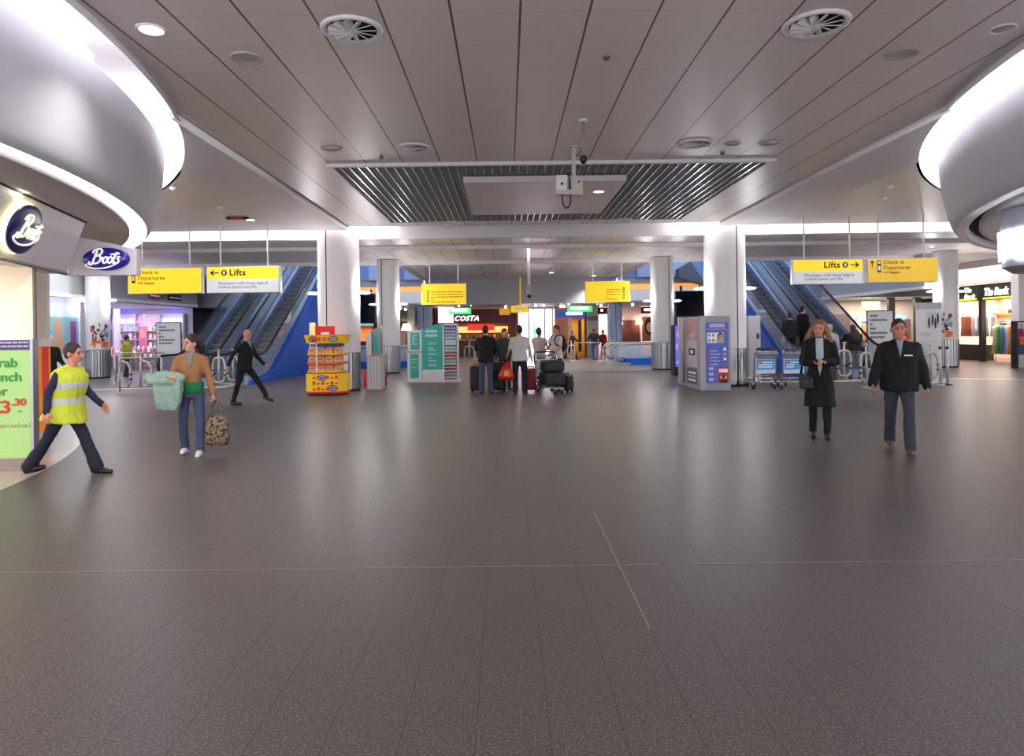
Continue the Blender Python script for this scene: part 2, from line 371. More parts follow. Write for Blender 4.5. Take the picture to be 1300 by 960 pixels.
# ---------------------------------------------------------------- columns with wall lamps
def column(x, y, r, ztop, zst, label, seams=(0,), sconce=True, rz=0, m=None, sz=2.75, oval=False):
    t = thing('column', label, 'column', (x, y, 0), rz)
    m = m or M_colw
    b = B(); b.lathe([(r, zst), (r, ztop)], m, 40); b.lathe([(r, zst), (r-.04, zst)], M_gap, 40)
    b.lathe([(r+.006, ztop-.02), (r+.006, ztop-.005)], M_inkg, 40); b.build('cladding', t)
    b = B()
    for a in seams:
        c, s = math.cos(R(a))*r, math.sin(R(a))*r; d = Matrix.Translation((c, s, 0)) @ Matrix.Rotation(R(a), 4, 'Z')
        b.box((-.01, -.014, .03), (.004, .014, ztop-.05), M_gap, d)
    b.build('joint', t)
    b = B(); n = 30; rg = lambda z: [(math.cos(2*math.pi*i/(2*n))*(r-(.0 if i % 2 else .012)), math.sin(2*math.pi*i/(2*n))*(r-(.0 if i % 2 else .012)), z) for i in range(2*n)]
    b.loft([rg(.06), rg(zst-.015)], M_steelp, False); b.lathe([(r-.03, 0), (r-.03, .06)], M_dark, 30); b.build('steel_base', t)
    if sconce:
        for a in (180, 0):
            a2 = a-rz; c, s = math.cos(R(a2)), math.sin(R(a2))
            q = r+.16
            f = B(); f.cyl((c*(r-.02), s*(r-.02), sz), (c*(q-.1), s*(q-.1), sz), .03, M_steelp)
            f.lathe([(0, -.045), (.1, -.04), (.17, -.01), (.185, .012), (.17, .012)], M_white, 20, (c*q, s*q, sz)); fo = f.build('wall_lamp', t, label='disc shaped wall lamp')
            g = B(); g.lathe([(.165, .0), (.12, .02), (0, .03)], M_lamp, 20, (c*q, s*q, sz)); g.build('bulb', fo)
            L = light('lamp_light', 'POINT', (x+math.cos(R(a))*(q+.02), y-.06, sz+.16), 22, (1, .95, .95), .05)
            L2 = light('lamp_light', 'POINT', (x+math.cos(R(a))*(q+.02), y-.08, sz-.2), 12, (1, .95, .95), .05)
    return t
column(-4.74, 19.0+.58, .58, ZC-.0, 1.08, 'big white round column directly behind the yellow promotion stand', seams=(-112,))
column(6.19, 19.1+.58, .565, ZC-.0, 1.05, 'big white round column directly behind the grey booth', seams=(-72,))
column(-4.72, 27.6, .45, 4.5, 1.1, 'slimmer white column behind the narrow leaflet stand', seams=(-115,))
column(6.2, 27.7, .45, 4.5, 1.1, 'slimmer white column beside the glass escalator balustrades', seams=(-65,))
column(-15.82, 26.8, .43, 4.5, 1.1, 'white column at far left with a poster wrapped round it', seams=(-150,), sz=3.0)
column(17.02, 26.9, .43, 4.5, 1.1, 'white column at far right with a poster wrapped round it', seams=(-30,), sz=2.95)
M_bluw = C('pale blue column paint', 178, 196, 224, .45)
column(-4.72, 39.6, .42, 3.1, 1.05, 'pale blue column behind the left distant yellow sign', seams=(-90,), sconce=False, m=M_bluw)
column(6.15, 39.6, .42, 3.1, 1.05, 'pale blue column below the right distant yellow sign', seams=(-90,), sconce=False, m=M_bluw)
# posters wrapped on the two outer columns
PAL = [srgb(*c) for c in ((230, 90, 50), (240, 170, 120), (40, 40, 50), (240, 236, 230), (190, 60, 70), (120, 150, 170), (230, 140, 60), (90, 70, 60))]
def pcol(i): return mat('print %d' % i, PAL[i % len(PAL)], .5)
for x, y, nm in ((-15.82, 26.8, 'left'), (17.02, 26.9, 'right')):
    b = B(); r = .445; q = random.Random(3)
    a0, a1 = (-100, -10) if nm == 'left' else (-170, -90)
    b.lathe([(r, 1.12), (r, 2.15)], C('poster paper', 226, 220, 218, .5), 24, (x, y, 0), a0, a1)
    for k in range(60):
        a = q.uniform(a0+2, a1-14); z = q.uniform(1.15, 1.38) if k < 24 else q.uniform(1.4, 2.0); dz = q.uniform(.05, .16); da = q.uniform(5, 14)
        b.lathe([(r+.003+.0006*k, z), (r+.003+.0006*k, z+dz)], pcol(q.choice([0, 1, 6, 0]) if k < 24 else q.choice([2, 3, 5, 4])), 4, (x, y, 0), a, a+da)
    b.build('poster', label='colourful poster wrapped round the %s outer column' % nm, cat='poster')

# ---------------------------------------------------------------- ceiling fittings
wl = (srgb(250, 245, 245))
# louvre grid
b = B()
x = GX0+.06
M_blade = C('louvre aluminium', 168, 168, 172, .25, metal=.75)
nB = 48
for i in range(nB):
    x = GX0+.05+(GX1-GX0-.1)*(i+.5)/nB
    b.box((x-.012, GY0, ZC-.02), (x+.012, GY1, ZC+.045), M_blade)
for i in range(52):
    y = GY0+(GY1-GY0)*(i+.5)/52; b.box((GX0, y-.004, ZC+.0), (GX1, y+.004, ZC+.03), C('louvre cross blade', 160, 160, 166, .4, metal=.4))
t = thing('louvre_ceiling_panel', 'large metal louvre grid set into the tiled ceiling', 'ceiling panel', (0, 0, 0))
b.build('louvre_grid', t)
b = B()
for lo, hi in (((GX0-.06, GY0-.08, ZC-.055), (GX1+.06, GY0, ZC+.05)), ((GX0-.04, GY1, ZC-.03), (GX1+.04, GY1+.04, ZC+.05)), ((GX0-.03, GY0, ZC-.01), (GX0, GY1, ZC+.05)), ((GX1, GY0, ZC-.01), (GX1+.03, GY1, ZC+.05))): b.box(lo, hi, M_white)
b.build('frame', t)
b = B(); b.box((GX0, GY0, 4.72), (GX1, GY1, 4.76), C('plenum grey', 150, 146, 146, .8)); b.box((GX0-.02, GY0, ZC+.05), (GX0, GY1, 5), M_dark); b.box((GX1, GY0, ZC+.05), (GX1+.02, GY1, 5), M_dark)
b.box((GX0, GY0-.02, ZC+.05), (GX1, GY0, 5), M_dark); b.box((GX0, GY1, ZC+.05), (GX1, GY1+.02, 5), M_dark); b.build('plenum', t)
b = B(); b.box((-.78, 12.75, 4.35), (2.23, 16.3, 4.46), C('raft panel', 222, 218, 218, .4)); 
b.build('ceiling_raft', bevel=.006, label='flat white ceiling raft hanging below the louvre grid', cat='ceiling panel')
def vent(px, py, r, label):
    c = G(px, py, ZC); t = thing('ceiling_vent', label, 'vent', (c.x, c.y, ZC), group='round swirl vents in the ceiling')
    b = B(); b.lathe([(r*1.0, 0), (r*.98, -.02), (r*.86, -.028), (r*.78, -.008)], M_white, 32); b.build('ring', t)
    b = B(); b.lathe([(r*.78, -.008), (r*.5, .0), (0.01, -.001)], M_gap, 24); b.build('backing', t)
    for i in range(12):
        m = Matrix.Rotation(R(30*i), 4, 'Z') @ Matrix.Rotation(R(28), 4, 'X'); q = B(); q.box((r*.12, -.052*r/.35, -.018), (r*.76, .052*r/.35, -.012), M_white, m); q.build('blade', t)
    b = B(); b.lathe([(r*.13, -.03), (.0, -.035)], M_white, 16); b.lathe([(r*.13, -.03), (r*.13, -.005)], M_white, 16); b.build('hub', t)
vent(447, 37, .30, 'large round swirl vent at the top left of the tiled ceiling')
vent(1036, 30, .31, 'large round swirl vent at the top right of the tiled ceiling')
vent(525, 187, .27, 'round swirl vent in front of the louvre grid, left of centre')
vent(882, 182, .27, 'round swirl vent in front of the louvre grid, right of centre')
vent(575, 282, .26, 'small round vent behind the louvre grid, left')
vent(790, 279, .26, 'small round vent behind the louvre grid, right')
def plate(px, py, r, label, z=ZC):
    c = G(px, py, z); b = B(); b.lathe([(r, 0), (r*.96, -.014), (r*.8, -.018), (r*.76, -.006), (0, -.008)], C('ceiling plate', 176, 168, 164, .4), 24)
    b.build('ceiling_speaker', label=label, cat='speaker', loc=(c.x, c.y, z-.001), group='round flat ceiling speakers')
plate(313, 73, .17, 'round ceiling speaker below the lit downlight at top left'); plate(1145, 68, .17, 'round ceiling speaker at right, below the right big vent')
plate(421, 188, .17, 'round ceiling speaker beside the left corner of the louvre grid'); plate(977, 181, .17, 'round ceiling speaker beside the right corner of the louvre grid')
plate(930, 182, .12, 'small round ceiling speaker near the right end of the louvre grid')
def downlight(px, py, z, label, on=True, r=.09, e=60):
    c = G(px, py, z); t = thing('downlight', label, 'light', (c.x, c.y, z-.001), group='round recessed downlights')
    b = B(); b.lathe([(r*1.25, 0), (r*1.2, -.012), (r, -.014), (r*.95, .0)], M_white, 20); b.build('rim', t)
    b = B(); b.lathe([(r*.95, -.004), (0, -.012)], M_lamp if on else C('unlit lamp glass', 150, 150, 150, .3), 20); b.build('lens', t)
    if on: light('downlight_beam', 'SPOT', (c.x, c.y, z-.05), e, (1, .96, .92), .08, spot=120)
downlight(192, 37, ZC, 'brightly lit downlight in the tiled ceiling at top left', r=.11, e=120)
downlight(760, 243, 4.35, 'lit downlight in the hanging ceiling raft', r=.10, e=150)
downlight(375, 301, ZS+.08, 'lit downlight near the top of the big left column'); downlight(1183, 313, ZS+.08, 'lit downlight above the right yellow hanging sign')
downlight(318, 279, ZS, 'lit downlight beside the red ceiling device on the left', r=.10)
for p, l in (((700, 346), 'far lit downlight in line with the central hanging pole'), ((786, 330), 'far lit downlight above the right distant yellow sign'), ((754, 350), 'far lit downlight just left of the right distant sign')): downlight(*p, ZC, l, r=.13, e=420)
downlight(1273, 36, ZC, 'unlit downlight at the top right by the curved bulkhead', False, .1)
for p, l in (((770, 72), 'tiny dark ceiling detector right of centre near the top'), ((484, 199), 'tiny dark detector touching the louvre frame at left'), ((917, 194), 'tiny dark detector touching the louvre frame at right')):
    c = G(*p, ZC); b = B(); b.lathe([(.035, 0), (.03, -.03), (0, -.04)], C('detector grey', 90, 84, 82, .5), 14); b.build('smoke_detector', label=l, cat='detector', loc=(c.x, c.y, ZC-.001))
for p, l in (((220, 237), 'small ceiling sensor left of the lilac drum edge'), ((280, 262), 'small ceiling sensor above the left hanging signs'), ((210, 276), 'small ceiling sensor nearest the drum rim'),
             ((1130, 235), 'upper small sensor on the right slatted ceiling'), ((1122, 250), 'middle small sensor on the right slatted ceiling'), ((1148, 263), 'lower small sensor on the right slatted ceiling'), ((1057, 264), 'small dark sensor in the right slatted ceiling')):
    c = G(*p, ZS); b = B(); b.lathe([(.07, 0), (.06, -.03), (.03, -.06), (0, -.065)], M_white, 16); b.build('ceiling_sensor', label=l, cat='sensor', loc=(c.x, c.y, ZS-.013))
c = G(303, 275, ZS); t = thing('emergency_unit', 'small red and black unit fixed under the left ceiling', 'ceiling device', (c.x, c.y, ZS-.014))
b = B(); b.box((-.28, -.05, -.05), (.22, .05, 0), M_dark); b.build('body', t)
b = B(); b.box((-.16, -.053, -.052), (.1, .052, -.008), C('dull red', 160, 40, 30, .5)); b.build('band', t)
# CCTV pole and projector-like camera
c = G(740, 152, ZC); t = thing('camera_pole', 'slender ceiling pole with small black dome camera', 'camera', (c.x, c.y, ZC))
b = B(); b.cyl((0, 0, 0), (0, 0, -.5), .022, C('pole grey', 150, 145, 142, .4)); b.lathe([(.06, 0), (.06, -.02), (.02, -.03)], M_white, 16); b.build('pole', t)
b = B(); b.lathe([(.045, -.5), (.05, -.52), (.05, -.56), (.03, -.6), (0, -.61)], M_black, 16); b.build('dome', t)
c = P(728, 184, 10.9); t = thing('ceiling_camera', 'beige box camera on a ceiling bracket with looped black cable', 'camera', (c.x, c.y, ZC))
M_bei = C('beige camera housing', 196, 188, 180, .45)
b = B(); b.box((-.07, -.06, -.02), (.07, .06, 0), M_bei); b.box((-.03, -.03, -.55), (.03, .03, -.02), M_bei); b.build('bracket', t, bevel=.004)
b = B(); b.box((-.05, -.1, -.78), (.13, .1, -.5), M_bei); b.cyl((.07, -.11, -.58), (.07, -.09, -.58), .018, M_black); b.build('junction_box', t, bevel=.008)
b = B(); b.box((-.29, -.16, -.72), (-.12, .14, -.48), M_colw); b.box((-.30, -.2, -.79), (-.05, -.02, -.72), M_bei); b.cyl((-.2, -.17, -.62), (-.2, -.155, -.62), .022, M_black); b.build('camera_housing', t, bevel=.012)
b = B(); pts = [(-.06, -.07, -.42), (-.085, -.09, -.46), (-.075, -.11, -.7)]
for k in range(13):
    a = math.pi*k/12; pts.append((-.13+.065*math.cos(a)+.0, -.12, -.86-.13*math.sin(a)))
pts.append((-.2, -.12, -.64)); b.tube(pts, .011, M_black, 8); b.build('cable', t)
b = B(); b.tube([(-.03, 0, -.2), (.08, .02, -.12), (.13, -.1, -.05)], .008, M_black, 6); b.build('cable', t)
# long pole further back
t = thing('hanging_device', 'long ceiling pole ending in a small grey device, hall centre', 'ceiling device', (.75, 23.3, 4.38))
b = B(); b.cyl((0, 0, 0), (0, 0, -1.25), .045, M_white); b.build('pole', t)
b = B(); b.box((-.08, -.06, -1.55), (.08, .06, -1.22), M_fas); b.ell((0, 0, -1.6), .07, M_dark); b.build('device', t, bevel=.01)

# ---------------------------------------------------------------- hanging signs
def bars(b, x0, x1, z0, z1, n, y, m, q, hgt=.45):
    """rows of unreadable small print: one word per bar"""
    dz = (z1-z0)/n
    for i in range(n):
        x = x0; z = z1-dz*(i+.7)
        while x < x1-.02*(x1-x0):
            w_ = min(q.uniform(.08, .2)*(x1-x0), x1-x); b.box((x, y-.002, z), (x+w_*.86, y, z+dz*hgt), m); x += w_
            if q.random() < .08: break
def sign(px0, px1, py0, py1, Y, label, kind, mirror=False, rods=2, group=None):
    a = P(px0, (py0+py1)/2, Y); c = P(px1, (py0+py1)/2, Y); top = P((px0+px1)/2, py0, Y).z; bot = P((px0+px1)/2, py1, Y).z
    W = c.x-a.x; H = top-bot; t = thing('hanging_sign', label, 'sign', ((a.x+c.x)/2, Y, bot), group=group)
    zc = ZS if Y < 20 else ZC
    b = B(); b.box((-W/2, 0, 0), (W/2, .14, H), M_alu); b.build('casing', t, bevel=.008)
    b = B(); e = .02
    if kind == 'lifts':
        b.box((-W/2+e, -.008, H*.52), (W/2-e-.03, 0, H-e), M_yel); b.box((-W/2+e, -.008, e), (W/2-e-.03, 0, H*.52), M_sgw)
        b.build('panel', t)
        s = 1 if not mirror else -1
        X0 = -W/2+.12 if not mirror else W/2-.15
        # arrow
        q = B(); zz = H*.76; q.box((X0, -.014, zz-.014), (X0+s*.2, -.008, zz+.014), M_ink)
        for d in (1, -1):
            q.prism([(X0-s*.03, zz), (X0+s*.06, zz+d*.07), (X0+s*.085, zz+d*.055), (X0+s*.03, zz)], -.014, -.008, M_ink, 'y')
        q.build('arrow', t)
        q = B(); cx = X0+s*.33; q.disc((cx, -.012, zz), .075, M_ink, 24, 'y')
        for dx in (-.028, .004): q.box((cx+dx, -.016, zz-.04), (cx+dx+.024, -.013, zz+.02), M_sgw); q.disc((cx+dx+.012, -.016, zz+.032), .013, M_sgw, 10, 'y')
        q.build('lift_symbol', t)
        tx = X0+s*.46
        text('Lifts', .215, M_ink, t, (tx if not mirror else tx, -.01, zz-.065), bold=.006, align='LEFT' if not mirror else 'RIGHT', space=1.12)
        text('Passengers with heavy bags &\ntrolleys please use lifts', .098, M_inkg, t, (-W/2+.3, -.01, H*.52-.13), space=1.06)
    else:
        b.box((-W/2+e, -.008, e), (W/2-e, 0, H-e), kind); b.build('panel', t)
        X0 = -W/2+.16 if not mirror else -W/2+.3
        if Y < 20:
            q = B(); q.box((X0-.05, -.014, H*.42), (X0+.04, -.009, H*.9), M_ink); q.disc((X0-.005, -.016, H*.82), .032, M_sgw, 12, 'y'); q.box((X0-.03, -.017, H*.5), (X0+.02, -.014, H*.68), M_sgw)
            q.build('pictogram', t)
            if mirror:
                q = B(); q.box((X0-.19, -.014, H*.62), (X0-.17, -.009, H*.86), M_ink); q.prism([(X0-.18, H*.92), (X0-.23, H*.8), (X0-.13, H*.8)], -.014, -.009, M_ink, 'y'); q.build('arrow', t)
            text('Check in', .14, M_ink, t, (X0+.1, -.01, H*.76), space=1.05); text('Departures', .14, M_ink, t, (X0+.1, -.01, H*.54), space=1.05)
            text('Left baggage', .085, M_ink, t, (X0+.1, -.01, H*.38))
        else:
            s = 1 if not mirror else -1; xx = -s*(W/2-.26)
            q = B()
            for k in range(4): q.box((xx-.045, -.014, H*.12+k*H*.15), (xx+.045, -.009, H*.12+(k*.15+.12)*H), M_ink); q.box((xx-.025, -.017, H*.14+k*H*.15), (xx+.02, -.014, H*.14+(k*.15+.05)*H), M_sgw)
            q.box((xx-s*.14-.03, -.014, H*.42), (xx-s*.14+.02, -.009, H*.46), M_ink); q.build('pictogram', t)
            q = B(); x0, x1 = (xx+.12, W/2-.12) if not mirror else (-W/2+.85, xx-.1)
            bars(q, x0, x1, H*.08, H*.66, 5, -.008, C('faded sign ink', 170, 130, 20, .5), random.Random(5), .35); q.build('lettering', t)
    for k in range(rods):
        x = -W/2+W*(.18+.64*k) if rods == 2 else 0
        b = B(); b.cyl((x, .07, H-.01), (x, .07, zc-bot+.08), .018, M_white, n=10); b.build('hanging_rod', t)
sign(262, 356, 338, 372, 17.4, 'yellow and white lifts sign with arrow pointing left', 'lifts')
sign(162, 256.5, 340, 373, 17.4, 'bright yellow check in and departures sign left of the lifts sign', M_yel)
sign(1006, 1097, 329, 361, 17.5, 'yellow and white lifts sign with arrow pointing right', 'lifts', True)
sign(1101, 1191, 327.5, 358.5, 17.5, 'duller yellow check in and departures sign on the right', M_yel2, True)
sign(535, 592, 360, 387, 28.0, 'distant bright yellow sign hanging left of the hall centre', M_yel)
sign(743, 800, 357, 383.5, 28.0, 'distant bright yellow sign hanging right of the hall centre', M_yel, True)
t = thing('hanging_sign', 'small far yellow sign hanging on a pole in the centre', 'sign', tuple(P(659.5, 397, 37)))
b = B(); b.box((-.46, 0, 0), (.46, .12, .38), M_yel); b.build('panel', t, bevel=.05)
b = B(); bars(b, -.3, .32, .1, .3, 1, 0, M_sgw, random.Random(2), .6); b.build('lettering', t)
b = B(); b.cyl((.06, .06, .38), (.06, .06, 1.9), .05, M_yel2, n=10); b.build('hanging_rod', t)
M_grn = C('exit green', 20, 160, 80, .4, emit=.9, ecol=srgb(40, 200, 110)); M_gw = mat('lit white letters', (1, 1, 1), .5, emit=2.0)
for px0, px1, py0, py1, l in ((570, 598, 391, 399, 'green lit exit sign above the coffee shop sign'), (721, 752, 388.5, 396, 'green lit exit sign above the blue shop front')):
    c = P((px0+px1)/2, py1, 38.5); W = (px1-px0)/F*38.5; H = (py1-py0)/F*38.5
    t = thing('exit_sign', l, 'sign', tuple(c)); b = B(); b.box((-W/2, 0, 0), (W/2, .1, H), M_grn); b.build('panel', t)
    b = B(); bars(b, -W*.4, W*.36, H*.12, H*.98, 1, 0, M_gw, random.Random(9), .6); b.build('lettering', t)
    b = B(); b.cyl((0, .05, H), (0, .05, 3.12-c.z), .02, M_white, n=8); b.build('hanging_rod', t)

# ---------------------------------------------------------------- escalators
YE = 23.9
M_step = C('escalator step grey', 60, 64, 68, .5, metal=.2, noise=.1, nscale=30); M_riser = C('escalator riser', 128, 134, 138, .5, metal=.1)
def escalator(x0, w_, label, skirt=None):
    t = thing('escalator', label, 'escalator', (x0, YE, 0), group='escalators rising to the upper floor')
    top = 9.3; T = math.tan(R(30))
    def prof(dz, y0=-1.35, y1=top+1.2):
        pts = [(y0, dz)]
        for k in range(9):
            u = -.5+k/8*1.0; pts.append((u, dz+T*(u+.5)**2/2))
        pts.append((top, dz+T*top)); pts.append((y1, dz+T*top+.25)); return pts
    for i in range(26):
        y = -.05+i*.36; z = .05+T*(y) if y > 0 else .05
        q = B(); q.box((.16, y, z-.2), (w_-.16, y+.42, z), M_step); q.box((.16, y-.004, z-.2), (w_-.16, y+.004, z-.02), M_riser)
        q.box((.16, y-.006, z-.02), (w_-.16, y+.01, z+.002), C('step nosing', 176, 180, 180, .4)); q.build('step', t)
    q = B(); q.box((.16, -1.4, 0), (w_-.16, 0, .045), M_steelp); q.build('landing_plate', t)
    for xs, nm in ((0, 'l'), (w_, 'r')):
        s = 1 if nm == 'l' else -1
        # handrail
        P0 = prof(.95); ln = [(xs+s*.04, y, z) for y, z in P0]
        arcp = [(xs+s*.04, -1.35-.30*math.sin(math.pi*k/8), .65+.30*math.cos(math.pi*k/8)) for k in range(1, 9)]
        q = B(); q.tube(list(reversed(arcp))+ln, .042, M_rubber, 8); q.build('handrail', t)
        lo = prof(.28); up = prof(.9)
        q = B(); poly = lo+up[::-1]+[(-1.5, .82), (-1.6, .62), (-1.5, .4)]
        q.prism([(y, z) for y, z in poly], xs+s*.03, xs+s*.05, M_glass, 'x'); q.build('balustrade_panel', t)
        lo = prof(-.35, -1.7); lo = [(y, max(z, .0)) for y, z in lo]; up = prof(.28, -1.7)
        q = B(); q.prism(lo+up[::-1], xs, xs+s*.15, M_blug, 'x'); q.build('side_deck', t)
    q = B(); q.prism([(-.6, 0), (.5, 0), (top, T*top-.35), (top, T*top-.95), (1.7, .0)], .02, w_-.02, M_blug, 'x'); q.build('truss', t)
    if skirt:
        xs = w_ if skirt > 0 else 0
        q = B(); poly = [(-1.75, 0), (-1.75, .1), (-.9, .2), (-.1, .3), (.3, .42), (top, T*top+.12), (top, 0)]
        q.prism(poly, xs+skirt*.005, xs+skirt*.16, M_blue, 'x'); q.build('side_cladding', t, label='royal blue side cladding')
escalator(-9.57, 1.27, 'escalator right of its pair on the left, blue side, behind the walking man', 1)
escalator(-11.26, 1.27, 'outermost left escalator, partly under the lifts sign')
escalator(mx(-8.3), 1.27, 'right side escalator carrying two men in dark suits', -1)
escalator(mx(-9.99), 1.27, 'outermost right escalator, passing behind the lifts sign')
# panels between each pair
for x in (-9.95, mx(-9.61)):
    b = B(); T = math.tan(R(30)); b.prism([(YE-1.6, 0), (YE-1.6, .22), (YE, .33), (YE+9.3, .33+T*9.3), (YE+9.3, T*9.3-.6), (YE+1.2, 0)], x, x+.34, M_blug, 'x')
    b.build('escalator_divider', label='blue grey divider between the %s pair of escalators' % ('left' if x < 0 else 'right'), cat='divider')
# downward escalators with glass balustrades running sideways
def lower_escalator(s, xs, y0, label):
    t = thing('lower_escalator', label, 'escalator', (xs, y0, 0), 0 if s > 0 else 180)
    for k, yy in enumerate((0, 1.15)):
        ln = [(4.2, yy, .95), (.6, yy, .95), (.35, yy, .93)]+[(.35-.36*math.sin(math.pi*j/8), yy, .57+.36*math.cos(math.pi*j/8)) for j in range(1, 9)]
        q = B(); q.tube(ln, .04, C('grey handrail', 150, 152, 150, .4), 8); q.build('handrail', t)
        q = B(); q.prism([(4.2, .28), (4.2, .92), (.5, .92), (.2, .85), (.06, .62), (.15, .4), (.4, .28)], yy-.01, yy+.01, M_gclear, 'y'); q.build('glass_panel', t)
        q = B(); q.box((.7, yy-.1, 0), (4.2, yy+.1, .28), M_blue); q.build('base_panel', t, label='royal blue base panel')
    q = B(); q.box((-.3, .1, 0), (4.2, 1.05, .06), M_steelp); q.build('landing_plate', t)
lower_escalator(1, 5.0, 32.0, 'near glass sided escalator with blue base beside the right column'); lower_escalator(1, 4.8, 33.9, 'rear glass sided escalator with blue base beside the right column')
lower_escalator(-1, -3.5, 33.2, 'near glass sided escalator with blue base behind the leaflet stands'); lower_escalator(-1, -3.3, 35.1, 'rear glass sided escalator with blue base behind the leaflet stands')
# ---------------------------------------------------------------- shops
M_shopw = C('shop interior white', 225, 222, 222, .6); M_shopf = C('shop floor pale', 190, 184, 180, .35)
M_warm = C('warm timber wall', 205, 130, 62, .55)
def shop_shell(name, label, x0, x1, yf, depth, zt, back, fas=None, fz=(2.7, 3.1), side=None):
    """front faces -Y; returns the root"""
    t = thing(name, label, 'shop', ((x0+x1)/2, yf, 0)); W = (x1-x0)/2
    b = B(); b.box((-W, depth, 0), (W, depth+.08, zt), back); b.build('back_wall', t)
    for s in (-1, 1):
        b = B(); b.box((s*W-s*.06, 0, 0), (s*W, depth, zt), side or back); b.build('side_wall', t)
    b = B(); b.box((-W, 0, zt-.05), (W, depth, zt), M_shopw); b.build('shop_ceiling', t)
    if fas: b = B(); b.box((-W, -.06, fz[0]), (W, .06, fz[1]), fas); b.build('fascia', t, bevel=.01)
    return t, W
def shop_light(x, y, z, e, c=(1, .93, .9), sx=2, sy=1): return light('shop_light', 'AREA', (x, y, z), e, c, sx, sy)
q = random.Random(11)
def px43(px): return (px-CX)*43/F
# 1 coffee shop
x0, x1 = px43(553), px43(657)
M_red = C('dark coffee red', 112, 24, 32, .45)
t, W = shop_shell('coffee_shop', 'dark red coffee shop front with white cursive name', x0, x1, 42.5, 3.2, 3.1, C('olive brown interior', 92, 74, 50, .6), M_red, (2.12, 3.0))
text('COSTA', .42, M_gw, t, (-W+1.2, -.09, 2.3), shear=.3, bold=.008, space=1.15)
b = B(); b.box((-W+.1, 3.1, 1.55), (W-.6, 3.16, 1.95), mat('lit menu', srgb(230, 150, 90), .5, emit=1.2)); b.build('menu_board', t)
b = B(); b.box((-.6, 1.2, 1.7), (1.1, 1.3, 2.05), mat('lit red board', srgb(220, 30, 24), .5, emit=1.3)); b.build('menu_board', t, label='glowing red menu board')
b = B(); b.box((-W+.8, 1.6, 0), (W-.3, 2.2, 1.05), C('counter brown', 70, 44, 30, .4)); b.box((-W+.7, 1.55, 1.05), (W-.2, 2.25, 1.1), C('counter top', 150, 130, 110, .3)); b.build('counter', t, bevel=.01)
b = B(); b.box((-W+.25, -.1, 2.2), (-W+1.15, .05, 3.1), M_glow); b.build('light_box', t); 
b = B(); b.box((-W+.2, -.12, 1.75), (-W+1.2, .06, 2.2), C('red panel', 190, 30, 30, .4)); b.build('red_panel', t)
b = B(); b.box((-W+.2, -.1, 0), (-W+.45, .1, 3.1), M_shopw); b.build('pillar', t)
b = B(); b.box((W-1.1, -.08, 2.62), (W-.45, .0, 3.02), C('amber sign', 214, 150, 30, .4, emit=.4)); b.build('amber_sign', t)
shop_light((x0+x1)/2, 43.8, 2.95, 60, (1, .78, .5), 3, 1.6)
for k in range(9):
    x = (x0+x1)/2-W+.95+k*.45; b = B(); b.cyl((x, 44.35, 1.1), (x, 44.35, 1.35+q.random()*.15), .07, pcol(q.randrange(8)), n=10)
    b.build('coffee_jar', label='small jar on the coffee shop counter', cat='jar', group='jars along the coffee shop counter')
# 2 bright white shop
x0, x1 = px43(658), px43(704)
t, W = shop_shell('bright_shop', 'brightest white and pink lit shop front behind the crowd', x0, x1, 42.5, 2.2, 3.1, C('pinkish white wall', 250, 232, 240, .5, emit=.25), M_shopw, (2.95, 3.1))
for k in range(5):
    b = B(); xx = -W+.1+k*(2*W-.3)/4; b.box((xx, -.04, 0), (xx+.1, .06, 2.95), M_glow if k in (0, 2) else M_shopw); b.build('mullion', t)
b = B()
for z in (1.0, 1.9, 2.4): b.box((-W, .0, z), (W, .05, z+.04), M_shopw)
b.build('transom', t)
b = B(); b.box((-.2, .5, .9), (.15, .55, 2.1), C('green poster', 60, 150, 110, .5)); b.build('poster', t)
shop_light((x0+x1)/2, 43.4, 2.95, 160, (1, .94, 1), 2, 1.4)
# 3 blue fascia shop
x0, x1 = px43(704.5), px43(742)
t, W = shop_shell('blue_fascia_shop', 'shop front with blue fascia over orange yellow walls', x0, x1, 42.5, 2.0, 3.1, C('orange yellow wall', 214, 160, 44, .5), C('blue lit fascia', 50, 90, 200, .4, emit=.25), (2.42, 2.85))
b = B(); bars(b, -.25, W-.05, 2.48, 2.78, 1, -.06, M_gw, random.Random(21), .6); b.build('lettering', t)
b = B(); b.box((-W+.15, .2, .0), (-.1, .5, 2.3), C('display salmon', 226, 160, 130, .5)); b.build('display_panel', t)
b = B(); b.box((-.05, .15, 0), (.08, .3, 2.6), M_shopw); b.build('mullion', t)
b = B(); b.box((W-.4, .3, .3), (W-.2, .45, 2.3), C('slate panel', 70, 60, 90, .5)); b.build('display_panel', t)
shop_light((x0+x1)/2, 43.2, 2.35, 22, (1, .9, .75), 1.2, 1)
b = B(); b.box((px43(743.5), 42.2, 0), (px43(757), 42.9, 3.1), C('stone pillar', 206, 198, 184, .5)); b.box((px43(743.5)-.01, 42.18, 2.2), (px43(757)+.01, 42.2, 2.5), M_inkg); b.build('shop_pillar', label='square pale stone pillar right of the blue fascia shop', cat='pillar')
